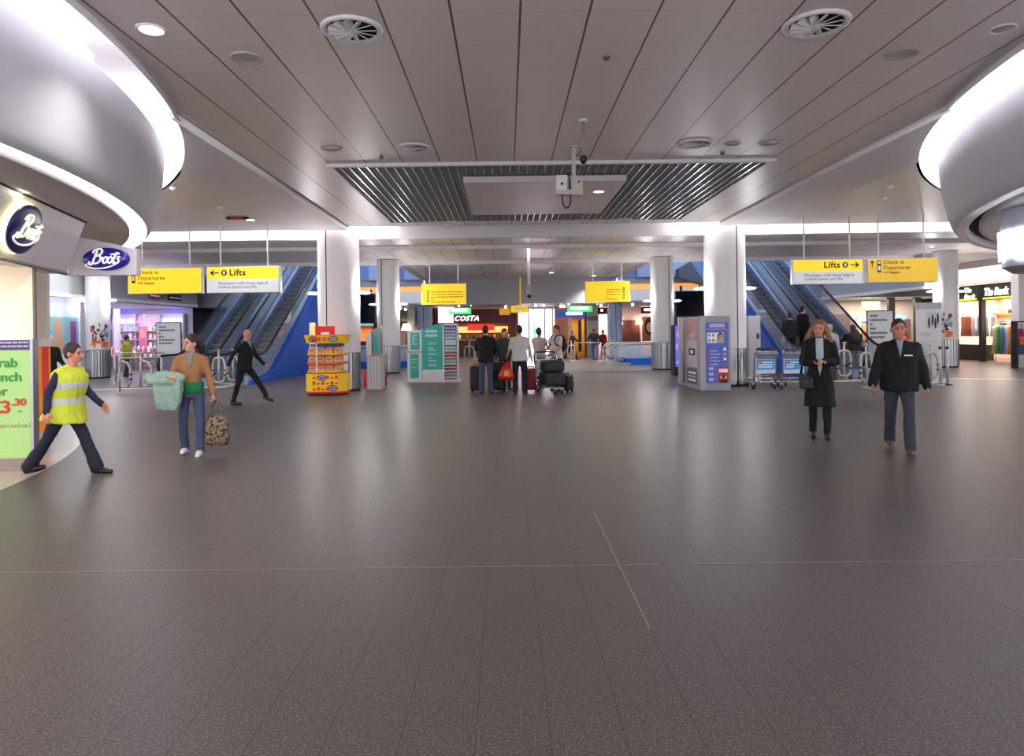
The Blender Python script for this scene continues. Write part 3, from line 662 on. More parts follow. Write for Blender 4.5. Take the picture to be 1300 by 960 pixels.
# 4 black fascia shop with pink displays
x0, x1 = px43(757.5), px43(832)
t, W = shop_shell('gift_shop', 'shop front with black fascia, pink displays and lamps', x0, x1, 42.5, 2.6, 3.1, C('blush wall', 232, 196, 190, .5), M_black, (2.6, 3.0))
b = B(); b.box((-W+1.1, -.12, .0), (W-1.0, .1, 3.08), C('blush panel', 236, 206, 208, .45)); b.box((-.9+.2, -.14, .9), (.5+.2, .12, 2.2), C('poster dark rose', 130, 70, 70, .5)); b.build('display_window', t)
for k, xx in enumerate((-.55, .65)):
    lt = B(); lt.lathe([(.22, 1.95), (.14, 2.25)], mat('lit lamp shade', (1, .85, .6), .5, emit=4), 16, (xx, -.4, 0)); lt.cyl((xx, -.4, .9), (xx, -.4, 1.95), .02, M_dark); lt.build('display_lamp', t)
b = B(); b.disc((W-.5, -.16, 1.8), .32, C('dark hair print', 40, 26, 24, .5), 20, 'y', .5); b.disc((W-.48, -.165, 1.75), .2, C('skin print', 220, 170, 140, .5), 20, 'y', .3); b.box((W-.95, -.15, .9), (W-.05, -.1, 2.4), C('warm print', 160, 96, 70, .5)); b.build('poster', t, label='portrait poster')
b = B(); bars(b, -W+.2, -W+.9, 2.68, 2.95, 1, -.06, M_gw, q, .5); bars(b, W-.8, W-.2, 2.68, 2.95, 1, -.06, M_gw, q, .5); b.build('lettering', t)
shop_light((x0+x1)/2, 43.6, 2.95, 120, (1, .84, .8), 3, 1.2)
# 5 left far shops, with orange glow
x0, x1 = px43(432), px43(476)
t, W = shop_shell('food_shop', 'warm orange lit food shop glimpsed between the left columns', x0, x1, 42.5, 2.4, 3.1, C('orange tiles', 206, 130, 80, .5), M_gap, (2.2, 3.1))
b = B(); b.box((-W, -.1, 2.05), (W, .02, 2.22), C('teal lit strip', 120, 200, 200, .4, emit=.5)); b.build('light_strip', t)
b = B(); b.box((-W+.2, .8, 0), (W-.2, 1.4, 1.1), C('dark counter', 40, 34, 34, .4)); b.build('counter', t)
shop_light((x0+x1)/2, 43.6, 2.0, 50, (1, .7, .45), 1.6, 1.2)
x0, x1 = px43(500), px43(552)
t, W = shop_shell('lamp_shop', 'dim shop with a lit table lamp behind the leaflet stands', x0, x1, 42.5, 2.4, 3.1, C('grey mauve wall', 120, 108, 104, .55), C('taupe fascia', 120, 112, 104, .5), (2.3, 3.0))
b = B(); b.lathe([(.3, 1.75), (.16, 2.15)], mat('lit lamp shade', (1, .85, .6), .5, emit=4), 16, (-.4, -.3, 0)); b.cyl((-.4, -.3, .8), (-.4, -.3, 1.75), .03, M_dark); b.build('table_lamp', t)
b = B(); b.box((W-1, -.1, 0), (W-.5, .1, 3.1), C('maroon panel', 120, 40, 40, .5)); b.build('side_panel', t)
shop_light((x0+x1)/2, 43.6, 2.0, 40, (1, .85, .75), 1.6, 1.2)
b = B(); b.box((px43(520), 42.2, 0), (px43(529), 42.9, 3.1), M_shopw); b.build('shop_pillar', label='slim white pillar behind the left pale blue column', cat='pillar')
# dark boards hanging under the slab edge
for px0, px1, py0, py1, l in ((440, 476, 373, 411, 'left'), (858, 897, 369, 402, 'right')):
    a = P(px0, py1, 37.1); c = P(px1, py0, 37.1); t = thing('dark_display_board', 'blank black display board hanging between the %s columns' % l, 'board', ((a.x+c.x)/2, 37.1, a.z))
    W = (c.x-a.x)/2; H = c.z-a.z; b = B(); b.box((-W, 0, 0), (W, .25, H), M_black); b.build('casing', t, bevel=.02)
    b = B(); b.box((-W+.05, -.01, .06), (W-.05, 0, H-.06), C('black screen', 10, 10, 12, .2)); b.build('screen', t)
    b = B(); b.box((-W*.6, .2, H-.1), (-W*.6+.08, .42, 3.95-a.z), M_dark); b.box((W*.6, .2, H-.1), (W*.6+.08, .42, 3.95-a.z), M_dark); b.build('bracket', t)
# far-row spotlights under the soffit
for i, (px, py) in enumerate(((583, 388), (631, 386), (642, 390), (686, 385), (680, 388), (716, 389), (722, 386), (712, 389), (758, 385), (763, 388), (803, 387), (822, 384), (508, 391), (515, 393), (598, 387), (690, 388))):
    c = P(px, py, 38.6+.4*(i % 3)); t = thing('track_spotlight', 'small bright track spotlight under the far shop soffit', 'light', (c.x, c.y, c.z), group='track spotlights before the far shops')
    b = B(); b.cyl((0, -.05, 0), (0, .08, .03), .06, M_lamp, n=12); b.build('bulb', t)
    b = B(); b.cyl((0, -.03, .0), (0, .12, .04), .065, M_white, n=12, caps=False); b.cyl((0, .05, .04), (0, .05, 3.1-c.z), .015, M_white, n=8); b.build('holder', t)

# ---- side shops on the left wall line (x = -16.3), fronts face +X
def side_shop(name, label, sg, y0, y1, depth, back, zt=3.08):
    """root at front line; local +x points into the shop (away from the hall)"""
    X = -16.5 if sg < 0 else mx(-16.5)
    t = thing(name, label, 'shop', (X, (y0+y1)/2, 0), 180 if sg < 0 else 0); W = (y1-y0)/2
    b = B(); b.box((depth, -W, 0), (depth+.08, W, zt), back); b.build('back_wall', t)
    for s in (-1, 1): b = B(); b.box((0, s*W-s*.05, 0), (depth, s*W, zt), back); b.build('side_wall', t)
    b = B(); b.box((0, -W, zt-.04), (depth, W, zt), M_shopw); b.build('shop_ceiling', t)
    return t, X, W
M_lila = C('lilac white wall', 206, 198, 204, .5)
t, X, W = side_shop('lingerie_shop', 'pale shop with pink lettering left of the escalators', -1, 27.9, 36.4, 4.2, M_lila)
M_pink = mat('pink lit letters', srgb(255, 120, 215), .5, emit=1.4)
text('La Senza', .56, M_pink, t, (.1, 1.3, 2.2), rot=(90, 0, -90), bold=.0, space=1.0, sx=1.05)
M_vio = mat('violet blue lit band', srgb(120, 120, 255), .5, emit=2.4)
for a, c in ((-3.9, -2.4), (-1.6, -.2), (1.2, 3.9)):
    b = B(); b.box((4.1, a, 1.95), (4.18, c, 2.35), M_vio); b.build('light_box', t, label='violet lit wall strip')
for y in (-2.6, 2.7): b = B(); b.box((2.9, y, 0), (3.1, y+.25, 3.05), M_shopw); b.build('pillar', t)
light('shop_light', 'AREA', (-18.4, 32, 2.98), 130, (1, .93, .97), 3, 7)
for i in range(5):
    y = 28.9+i*1.35; t2 = thing('display_table', 'low white shop table heaped with goods, left shop', 'table', (-18.0, y, 0), group='display tables in the left shop')
    b = B(); b.box((-.5, -.45, .72), (.5, .45, .78), M_shopw)
    for sx in (-.42, .42):
        for sy in (-.38, .38): b.box((sx-.03, sy-.03, 0), (sx+.03, sy+.03, .72), M_steelp)
    b.build('table_top', t2)
    for k in range(8):
        xx, yy = -18.35+.24*(k % 4), y-.2+.4*(k//4); h = q.uniform(.1, .32); g = B(); g.cyl((0, 0, 0), (0, 0, h), .06, mat('goods %d' % (k % 5), [srgb(230, 200, 210), srgb(40, 30, 34), srgb(240, 236, 232), srgb(214, 90, 140), srgb(200, 170, 120)][q.randrange(5)], .5), n=10); g.cyl((0, 0, h), (0, 0, h+.04), .03, M_shopw, n=8)
        g.build('bottle', label='small bottle on a display table of the left shop', cat='bottle', group='bottles on the left shop tables', loc=(xx, yy, .78))
# poster wall nearer, left
PO = 1.3
t = thing('poster_wall', 'pale blue lit window display behind the high visibility vest', 'shop window', (-16.5, 24.4, 0))
b = B(); b.box((-.2, -2.4, 0), (0, 2.4, 3.08), C('pale blue backlit panel', 190, 206, 226, .4, emit=.22)); b.build('backing', t)
b = B(); b.box((0, -2.4, 0), (.05, 2.4, .35), M_fas); b.build('plinth', t)
b = B(); b.box((0, -1.2+PO, 1.0), (.02, .95+PO, 2.35), C('print light blue', 150, 200, 214, .4))
b.prism([(y_+PO-.3, z_) for y_, z_ in ((-.25, 1.0), (.35, 1.0), (.3, 1.6), (.2, 2.0), (.25, 2.25), (-.05, 2.3), (-.2, 2.1), (-.15, 1.7), (-.3, 1.4))], .021, .026, C('print skin', 224, 170, 140, .5), 'x')
b.box((.02, .45+PO, 1.2), (.027, .8+PO, 2.2), C('print purple', 150, 80, 160, .5)); b.box((.02, -1.05+PO, 1.0), (.027, -.75+PO, 1.5), C('print brown', 110, 70, 60, .5)); b.build('poster', t)
light('shop_light', 'AREA', (-15.3, 24.2, 4.3), 60, (.9, .95, 1), 1, 3)
# small red/black wording on the left and right side fascia
for sg, yc in ((-1, 33.0), (1, 31.2)):
    X = -16.26 if sg < 0 else mx(-16.26); t = thing('fascia_lettering', 'red and black wording on the %s fascia under the hanging signs' % ('left' if sg < 0 else 'right'), 'sign', (X, yc, 3.32), 0 if sg < 0 else 180)
    b = B(); b.box((0, -1.5, 0), (.02, -.45, .3), C('wording red', 200, 30, 34, .5)); b.box((.02, -1.4, .1), (.025, -.6, .16), M_sgw); b.build('red_word', t)
    b = B(); b.box((0, -.25, .05), (.02, .05, .25), M_inkg); b.box((0, .3, 0), (.02, 1.6, .3), M_ink); b.box((.02, .4, .11), (.025, 1.5, .15), M_sgw); b.build('black_word', t)
# ---- right side shop behind the sign boards
t = thing('jewellery_shop', 'softly lit shop under the right fascia with black posts', 'shop', (19.4, 34.3, 0))
b = B(); b.box((-2.9, 3.0, 0), (2.6, 3.1, 3.08), C('warm grey wall', 176, 160, 150, .55)); b.build('back_wall', t)
b = B(); b.box((-2.9, .1, 3.04), (2.6, 3.1, 3.08), M_shopw); b.build('shop_ceiling', t)
b = B(); b.box((-1.9, -.2, 2.45), (-1.05, -.1, 2.85), mat('lit cream sign', srgb(255, 246, 200), .5, emit=2.2)); b.box((-1.9, -.2, 2.4), (-1.05, -.1, 2.45), C('sign lime edge', 200, 210, 40, .4, emit=.5)); b.build('shop_sign', t, label='lit cream sign')
for x in (-.55, .75): b = B(); b.box((x, -.1, 0), (x+.3, .1, 3.05), M_black); b.build('post', t)
b = B(); b.box((-.6, 2.9, 1.9), (2.0, 2.98, 2.2), C('teal lit strip', 120, 200, 200, .4, emit=.5)); b.build('light_box', t)
b = B(); b.box((-2.5, 2.88, .8), (-1.0, 2.98, 2.3), C('shelf display', 120, 100, 90, .5)); [b.box((-1.0+.22*k, 2.5, .9), (-.84+.22*k, 2.8, 1.1+.3*((k*7) % 4)), pcol(k*3)) for k in range(14)]; b.build('shelf_display', t)
light('shop_light', 'AREA', (19.4, 35.6, 2.98), 190, (1, .9, .8), 4.5, 2)
for i in range(10):
    c = P(1107+i*2.0, 400+(i % 2), 33.5); g = B(); g.ell((0, 0, 0), .035, M_lamp, 8, 6); g.cyl((0, 0, .03), (0, 0, 4.52-c.z), .006, M_steelp, n=6); g.build('pendant_bulb', label='tiny hanging bulb in a row under the cream sign', cat='light', group='row of tiny bulbs in the right shop', loc=tuple(c))

# ---- scarf and tie shop on the right
XT = 21.2
t = thing('tie_shop', 'bright clothing shop with two name signs on the right', 'shop', (XT, 30.6, 0))
W = 3.4
b = B(); b.box((2.9, -W, 0), (3.0, W, 3.4), C('peach wall', 238, 198, 176, .55)); b.build('back_wall', t)
for s in (-1, 1): b = B(); b.box((0, s*W, 0), (2.9, s*W+.06, 3.4), C('peach wall', 238, 198, 176, .55)); b.build('side_wall', t)
b = B(); b.box((0, -W, 2.9), (2.9, W, 2.95), M_shopw); b.build('shop_ceiling', t)
b = B(); b.box((-.06, -W, 2.72), (.06, W, 3.42), C('dark slate fascia', 52, 56, 50, .5)); b.build('fascia', t)
b = B(); b.box((-.1, .22, 0), (.1, .42, 3.42), M_dark); b.build('post', t)
for a, c, s_ in ((.6, 1.9, 0), (-1.6, .15, 1)):
    b = B(); b.box((-.09, a, 2.76), (-.06, c, 2.83), mat('lime lit edge', srgb(200, 220, 40), .5, emit=1.2)); b.build('sign_edge', t)
text('Tie\nRack', .31, mat('cream lit letters', srgb(255, 250, 190), .5, emit=1.6), t, (-.08, 1.42, 3.12), rot=(90, 0, -90), shear=.2, bold=.008, sx=1.2)
text('Tie Rack', .44, mat('white lit letters', (1, 1, 1), .5, emit=4), t, (-.08, .1, 2.93), rot=(90, 0, -90), shear=.2, bold=.012, sx=.95)
b = B(); b.box((.4, .9, 0), (.9, 3.2, .72), M_black); b.build('window_plinth', t)
b = B(); b.box((2.6, -W, 2.1), (2.88, W, 2.18), M_warm); b.box((2.6, -W, 1.5), (2.88, W, 1.56), M_warm); b.build('wall_shelf', t)
light('shop_light', 'AREA', (XT+1.7, 30.6, 2.85), 330, (1, .86, .74), 2.6, 6)
light('shop_light', 'AREA', (XT-.6, 30.6, 4.2), 40, (1, .92, .85), 1, 5)
for i in range(14):
    y = 27.5+i*.47; g = B(); g.ell((0, 0, 0), .05, M_lamp, 8, 6); g.cyl((0, 0, .04), (0, 0, .42), .01, M_steelp, n=6); g.build('spot_bulb', label='small bright bulb along the clothing shop ceiling', cat='light', group='bulbs in the clothing shop', loc=(XT+.5, y, 2.45))
def garment(loc, rz, m, L=1.0, w_=.34, label='', group=None, stripe=None):
    t = thing('hanging_garment', label, 'clothing', loc, rz, group)
    b = B(); n = 18
    def ring(z, a, d): return [(a*math.cos(2*math.pi*i/n), d*.5*math.sin(2*math.pi*i/n)*(1+.35*math.sin(i*2.1)), z) for i in range(n)]
    b.loft([ring(0, .04, .02), ring(-.03, w_*.5, .04), ring(-.12, w_*.52, .05), ring(-L*.5, w_*.45, .06), ring(-L, w_*.62, .08)], m, True); b.build('cloth', t)
    b = B(); b.tube([(0, 0, -.01), (0, 0, .05), (.03, 0, .09), (0, 0, .12), (-.02, 0, .1)], .006, M_chrome, 6); b.build('hanger', t)
gc = [(232, 226, 206), (226, 220, 200), (120, 190, 90), (80, 160, 80), (120, 170, 200), (90, 140, 180), (180, 190, 226), (236, 226, 220), (244, 150, 70), (240, 120, 40), (246, 160, 90), (250, 190, 150)]
for i, c in enumerate(gc):
    garment((XT+.42, 30.55-i*.125, 1.6), 0, C('garment %d' % i, *c, .7), 1.25, .5, 'long pastel garment hung on the clothing shop front rail, %s' % ['ivory', 'cream', 'leaf green', 'dark green', 'sky blue', 'steel blue', 'lavender', 'off white', 'amber', 'orange', 'light orange', 'peach'][i], 'garments along the clothing shop front')
b = B(); b.cyl((XT+.42, 28.9, 1.72), (XT+.42, 30.75, 1.72), .02, M_chrome)
for y in (28.95, 30.7): b.cyl((XT+.42, y, 0), (XT+.42, y, 1.72), .02, M_chrome)
b.build('clothes_rail', label='chrome rail of long pastel garments at the clothing shop front', cat='clothes rail')
for i, c in enumerate([(240, 238, 240), (244, 242, 246), (186, 196, 230), (240, 240, 240), (210, 90, 60), (176, 120, 90)]):
    garment((XT+.65, (31.15, 31.65, 32.1, 32.5, 32.85, 33.2)[i], 2.05), 84, C('top %d' % i, *c, .7), .95, .42, 'top hanging in the clothing shop window, %s' % ['bright white', 'white with lilac', 'pale blue', 'plain white', 'rust red', 'tan'][i], 'tops in the clothing shop window')
b = B(); b.cyl((XT+.65, 30.8, 2.17), (XT+.65, 33.6, 2.17), .015, M_chrome); b.build('clothes_rail', label='chrome rail high in the clothing shop window', cat='clothes rail')
for i in range(22):
    g = B(); h = q.uniform(.12, .3); g.box((-.1, -.11, 0), (.1, .11, h), pcol(q.randrange(8))); g.build('folded_knitwear', label='small folded item on the wall shelves of the clothing shop', cat='clothing', group='folded items on the clothing shop shelves', loc=(XT+2.74, 27.5+(i % 11)*.6, 2.18 if i < 11 else 1.56), bevel=.02)
# right flank: wall above, white pier, flower-patterned bag rack at the frame edge
b = B(); b.box((XT-.1, 27, 3.42), (XT+.1, 34.2, 4.6), M_white); b.box((XT-.1, 34.08, 0), (XT+2.9, 34.25, 4.6), M_white); struct(b, 'wall_right_upper')
b = B(); b.box((19.42, 26.3, 0), (19.9, 26.7, 4.42), M_white); b.box((19.39, 26.27, 0), (19.93, 26.73, 1.15), M_steelp); b.build('wall_pier', label='white pier with steel foot at the right edge of the clothing shop', cat='pier')
c = P(1303, 440, 25.6); t = thing('bag_rack', 'slim black rack with orange and purple bags at right edge', 'rack', (c.x, 25.6, 0))
b = B(); b.box((-.35, 0, 0), (-.3, .3, 1.75), M_black); b.box((.3, 0, 0), (.35, .3, 1.75), M_black); b.box((-.35, 0, 1.7), (.35, .3, 1.75), M_black); b.box((-.35, 0, .5), (.35, .3, .53), M_black); b.build('frame', t)
for k, cc in enumerate(((40, 50, 110), (236, 90, 50), (150, 40, 90))):
    g = B(); g.loft([[(-.16, -.04, 0), (.16, -.04, 0), (.16, .08, 0), (-.16, .08, 0)], [(-.13, 0, .34), (.13, 0, .34), (.13, .05, .34), (-.13, .05, .34)]], C('bag %d' % k, *cc, .6), False); g.tube([(-.1, .02, .33), (-.07, .02, .5), (.07, .02, .5), (.1, .02, .33)], .01, M_black, 6)
    g.build('handbag', label='%s handbag on the rack at the right edge' % ['navy', 'orange', 'plum'][k], cat='bag', loc=(c.x-.14+.1*(k % 2), 25.65+.04*k, .54+.42*k*.7))
# dark sloping underside of a stair in the right upper void
b = B(); pts_ = [P(862, 341, 36.6), P(877, 332, 36.6), P(897, 362, 36.6), P(862, 352, 36.6)]; b.prism([(p_.x, p_.z) for p_ in pts_], 36.6, 37.35, C('stair underside grey', 92, 98, 112, .6), 'y'); struct(b, 'trim_15')
c = P(397, 470, 21.4); t = thing('information_post', 'slim white post with yellow panel left of the big left column', 'post', (c.x, 21.4, 0))
b = B(); b.box((-.09, 0, 0), (.09, .1, 1.95), M_shopw); b.build('post_body', t, bevel=.006); b = B(); b.box((0, -.012, 1.5), (.085, -.001, 1.9), M_yel); b.build('yellow_panel', t)
# shelving on the far side wall of the left shop
t = thing('wall_shelving', 'white wall shelving with violet lit top strips, left shop', 'shelving', (-18.6, 36.05, 0))
b = B(); b.box((-1.9, .2, .2), (1.8, .26, 2.75), M_shopw)
for x in (-1.9, -.7, .55, 1.76): b.box((x, -.1, .2), (x+.04, .26, 2.75), M_alu)
b.build('back_panel', t)
for z in (.5, .95, 1.4, 1.85): b = B(); b.box((-1.9, -.12, z), (1.8, .22, z+.03), M_shopw); b.build('shelf', t)
for x0_, x1_ in ((-1.85, -1.35), (-1.15, -.7), (.7, 1.75)): b = B(); b.box((x0_, -.1, 2.25), (x1_, .2, 2.52), M_vio); b.build('light_box', t, label='violet lit top strip')
b = B(); b.box((-.5, -.14, 1.0), (-.05, -.12, 2.1), C('pink poster', 226, 120, 170, .5)); b.box((-.42, -.15, 1.5), (-.15, -.14, 1.95), C('print skin', 224, 170, 140, .5)); b.build('poster', t)
gq = random.Random(31)
for z in (.53, .98, 1.43, 1.88):
    for k in range(14):
        x = -1.78+k*.262
        if z in (.98, 1.43, 1.88) and -.6 < x < .0: continue
        g = B(); h = gq.uniform(.14, .32); g.box((-.08, -.05, 0), (.08, .06, h), mat('goods %d' % gq.randrange(5))); g.box((-.06, -.055, h*.3), (.06, -.05, h*.6), M_sgw)
        g.build('boxed_product', label='small boxed product on the wall shelving of the left shop', cat='box', group='boxed products on the left shop shelving', loc=(-18.6+x, 36.05, z+.001))
# ---------------------------------------------------------------- shop under the left drum
M_fasw = C('lilac fascia', 206, 200, 206, .42, noise=.01); M_cream = C('cream lit panel', 246, 226, 200, .5, emit=.12)
M_navy = C('navy enamel', 24, 26, 92, .3, emit=.04); M_ivory = mat('ivory lit letters', (1, .97, .86), .4, emit=.25)
def cr(pts, n=6):
    P_ = [Vector(p) for p in pts]; out = []
    for i in range(len(P_)-1):
        a, b, c, d = P_[max(i-1, 0)], P_[i], P_[i+1], P_[min(i+2, len(P_)-1)]
        for j in range(n):
            u = j/n; out.append(.5*((2*b)+(c-a)*u+(2*a-5*b+4*c-d)*u*u+(3*b-a-3*c+d)*u**3))
    return out+[P_[-1]]
STR = [[(.9, 5.0), (.45, 2.6), (.15, .1), (-.5, -.4), (-1.2, .1), (-1.0, .8)], [(-.7, 4.2), (-.3, 5.2), (1.0, 5.7), (2.4, 5.6), (2.9, 4.6), (2.2, 3.5), (.9, 3.0)], [(.9, 3.0), (2.3, 3.0), (3.0, 1.9), (2.5, .5), (1.2, .0), (.2, .3)],
       [(4.9+.85*math.cos(2*math.pi*i/12), 1.35+1.2*math.sin(2*math.pi*i/12)) for i in range(13)], [(6.9+.85*math.cos(2*math.pi*i/12), 1.35+1.2*math.sin(2*math.pi*i/12)) for i in range(13)],
       [(5.2, 2.5), (6.0, 2.2)], [(8.9, 4.4), (8.4, 2.4), (8.2, .8), (8.6, .1), (9.2, .5)], [(6.6, 3.5), (8.2, 3.7), (9.9, 3.9)], [(10.6, 2.3), (10.0, 2.6), (9.6, 2.0), (10.4, 1.2), (10.3, .3), (9.5, .0), (8.9, .5)], [(2.7, .9), (3.6, 2.2), (4.3, 2.0)]]
SWS = [[(9.6, -.3), (7.5, -1.3), (4.5, -1.9), (1.5, -1.9), (-1.2, -1.3), (-2.2, -.6), (-1.9, -.1)]]
def script_logo2(t, basis, u, d=.012):
    """hand drawn script word in the sign's plane; basis(x, z, out) -> point, u = size of one unit"""
    for nm, ss, w in (('lettering', STR, .36), ('swash', SWS, .26)):
        b = B()
        for st in ss:
            pts = cr([((x+z*.28-4.8)*u, (z-1.9)*u) for x, z in st]) if len(st) > 2 else [Vector(((x+z*.28-4.8)*u, (z-1.9)*u)) for x, z in st]
            b.tube([basis(p.x, p.y, d) for p in pts], w*u, M_ivory, 8)
        b.build(nm, t)
A1 = Vector((-4.75, 5.2)); A2 = Vector((-5.92, 9.75))          # top edge of slanted fascia
ins = Vector((-.25, -.04))
def fas_pt(s, z):     # s 0..1 along, z from 2.49..3.2
    p = A1.lerp(A2, s); k = (3.2-z)/.71; p = p+ins*k; return Vector((p.x, p.y, z))
t = thing('chemist_shop', 'shop front with slanted pale fascia and blue oval name signs, far left', 'shop', (0, 0, 0))
b = B()
b.loft([[fas_pt(0, 3.2), fas_pt(1, 3.2), fas_pt(1, 2.49), fas_pt(0, 2.49)], [fas_pt(0, 3.2)+Vector((-.5, 0, 0)), fas_pt(1, 3.2)+Vector((-.5, 0, 0)), fas_pt(1, 2.49)+Vector((-.3, 0, 0)), fas_pt(0, 2.49)+Vector((-.3, 0, 0))]], M_fasw, False)
b.build('slanted_fascia', t)
b = B(); b.tube([fas_pt(0, 2.49), fas_pt(1, 2.49)], .028, M_steelp, 10); b.build('bottom_rail', t)
b = B(); b.tube([fas_pt(0, 3.215)+Vector((.01, 0, 0)), fas_pt(1, 3.215)+Vector((.01, 0, 0))], .02, M_gap, 6); b.build('shadow_gap', t)
# round sign on the fascia
d = (A2-A1).normalized(); nrm = Vector((d.y, -d.x, 0)); dv = Vector((d.x, d.y, 0)); up = (fas_pt(.5, 3.2)-fas_pt(.5, 2.49)).normalized(); n3 = dv.cross(up); n3 = n3 if n3.x > 0 else -n3
sc_ = None
for k in range(200):
    s = k/200; p = fas_pt(s, 2.86); px = CX+F*p.x/p.y
    if px > 24: sc_ = p; break
b = B(); rr, rh = .40, .29
for r_, off, m in ((1.0, .02, M_navy),):
    n = 40; rg = lambda k_, o_: [sc_+dv*rr*k_*math.cos(2*math.pi*i/n)+up*rh*k_*math.sin(2*math.pi*i/n)+n3*o_ for i in range(n)]
    b.loft([rg(1, .06), rg(1.0, .085), rg(.85, .10), rg(.4, .112), rg(.02, .115)], M_navy, True)
b.build('oval_sign', t, label='glossy navy oval name sign')
b = B(); n = 40; b.loft([rg(1.06, .03), rg(1.0, .055)], mat('sign halo light', srgb(255, 245, 170), .5, emit=1.6), True); b.build('halo_light', t)
mrot = Matrix((dv, n3*-1, up)).transposed()      # local x along fascia, y inward, z up
def put(o, origin, basis): o.matrix_local = Matrix.Translation(origin) @ basis.to_4x4() @ Matrix.Rotation(R(90), 4, 'X') @ Matrix.Diagonal((1.05, 1, 1, 1))
script_logo2(t, lambda x, z, o_: sc_+dv*x*1.0+up*z+n3*(.115+o_), .046)
light('halo_glow', 'POINT', sc_+n3*.05+up*.36-dv*.25, 1, (1, .95, .7), .05)
# second sign panel facing the hall
a = P(96, 350, 10.0); c = P(173, 316, 10.0)
b = B(); b.prism([(a.x-.12, a.z), (c.x, a.z), (c.x, c.z-.0), (a.x+.06, c.z+.18), (a.x-.02, c.z+.18)], 10.0, 10.12, C('panel pale lilac', 222, 216, 222, .42), 'y')
t2 = thing('projecting_sign', 'small pale panel with horizontal blue oval sign facing the hall', 'sign', (0, 0, 0)); b.build('panel', t2, bevel=.008)
oc = P(134.5, 329, 9.97); b = B(); n = 40; rg = lambda k_, o_: [oc+Vector((.335*k_*math.cos(2*math.pi*i/n), -o_, .165*k_*math.sin(2*math.pi*i/n))) for i in range(n)]
b.loft([rg(1, -.03), rg(1.0, .0), rg(.96, .025), rg(.5, .04), rg(.02, .042)], C('royal navy enamel', 34, 30, 140, .25, emit=.1), True); b.build('oval_plate', t2)
script_logo2(t2, lambda x, z, o_: oc+Vector((x+.0, -.042-o_, z)), .036)
# cream shop wall under the fascia, soffit and white pier
b = B(); wl_ = P(42, 400, 8.75)
b.box((-8.6, 8.75, 1.5), (wl_.x, 8.78, 2.62), M_cream); b.box((-8.6, 8.5, 1.5), (wl_.x, 8.76, 1.54), M_cream)
b.build('glazed_panel', t); b = B(); b.box((wl_.x, 8.745, .1), (wl_.x+.03, 8.775, 2.64), C('frame warm grey', 120, 104, 98, .4, metal=.4)); b.build('frame_post', t)
b = B(); b.loft([[(-8.6, 8.8, 2.62), (wl_.x+.02, 8.8, 2.62), (-6.2, 9.6, 2.49), (-6.0, 8.6, 2.5), (-5.72, 7.2, 2.5), (-8.6, 7.2, 2.5)], [(-8.6, 8.8, 2.66), (wl_.x+.02, 8.8, 2.66), (-6.2, 9.6, 2.53), (-6.0, 8.6, 2.54), (-5.72, 7.2, 2.54), (-8.6, 7.2, 2.54)]], C('under fascia soffit', 226, 214, 206, .5), False); b.build('soffit_panel', t)
p0, p1 = P(43, 400, 9.9), P(60, 400, 9.9)
b = B(); b.box((p0.x-.2, 9.9, 0), (p1.x, 9.96, 2.6), C('white pier', 222, 214, 210, .5)); b.build('pier', t)
b = B(); b.box((-8.6, 9.2, .0), (p0.x-.2, 9.3, 2.6), C('pale shop wall', 214, 206, 200, .5)); b.build('shop_wall', t)
b = B(); q0, q1 = P(42, 548, 9.85), P(61, 440, 9.85); b.box((q0.x, 9.86, q0.z), (q1.x, 9.9, q1.z), C('orange poster', 246, 140, 20, .4, emit=.1)); b.box((q1.x-.09, 9.85, q0.z+.5), (q1.x, 9.86, q1.z), C('poster red band', 240, 60, 50, .4)); b.box((q0.x, 9.84, q1.z), (q1.x+.03, 9.9, q1.z+.12), C('poster white top', 236, 230, 232, .4))
for k in range(5): b.box((q0.x+.03, 9.852, q0.z+.1+.06*k), (q0.x+.13, 9.858, q0.z+.13+.06*k), C('poster amber', 250, 180, 40, .4))
b.build('poster', t, label='tall orange poster on the white pier')
light('shop_light', 'AREA', (-7.2, 8.0, 2.45), 14, (1, .86, .7), 1, .4)
# green promotional panel with plinth
Yp = 8.3; g0, g1 = P(-60, 500, Yp), P(40, 500, Yp); zt_, zb_ = P(0, 432, Yp).z, P(0, 582, Yp).z
t = thing('promotional_panel', 'lime green lunch offer panel with red price on grey plinth', 'advert', (g1.x, Yp, 0)); W = g1.x-g0.x
b = B(); b.box((-W, 0, zb_), (0, .06, zt_-.11), C('lime green print', 168, 208, 126, .4, emit=.06)); b.build('panel', t)
b = B(); b.box((-W, -.003, zt_-.12), (0, .06, zt_), C('header indigo', 66, 56, 112, .4)); q = random.Random(4); bars(b, -.42, -.02, zt_-.1, zt_-.01, 2, -.004, C('header print', 190, 180, 210, .5), q, .5); b.build('header', t)
b = B(); b.box((0, -.02, .0), (.035, .08, zt_+.01), M_steelp); b.build('edge_post', t)
b = B(); b.box((-W, -.03, 0), (.03, .1, zb_), C('plinth warm grey', 150, 134, 124, .45)); b.box((-.02, -.05, 0), (.02, .0, zb_+.03), M_dark); b.build('plinth', t, bevel=.005)
M_dg = C('offer green ink', 40, 150, 60, .5); M_dr = C('offer red ink', 206, 50, 30, .5)
text('Grab', .155, M_dg, t, (-.158, -.006, 1.25), align='RIGHT', bold=.002, sx=1.15); text('lunch', .155, M_dg, t, (-.108, -.006, 1.08), align='RIGHT', bold=.002, sx=1.15); text('for', .155, M_dg, t, (-.285, -.006, .91), align='RIGHT', bold=.002, sx=1.15)
text('\u00a33', .21, M_dr, t, (-.245, -.006, .70), align='RIGHT', bold=.006, sx=1.1, name='price'); text('.30', .115, M_dr, t, (-.235, -.006, .79), bold=.003, sx=1.25, name='price')
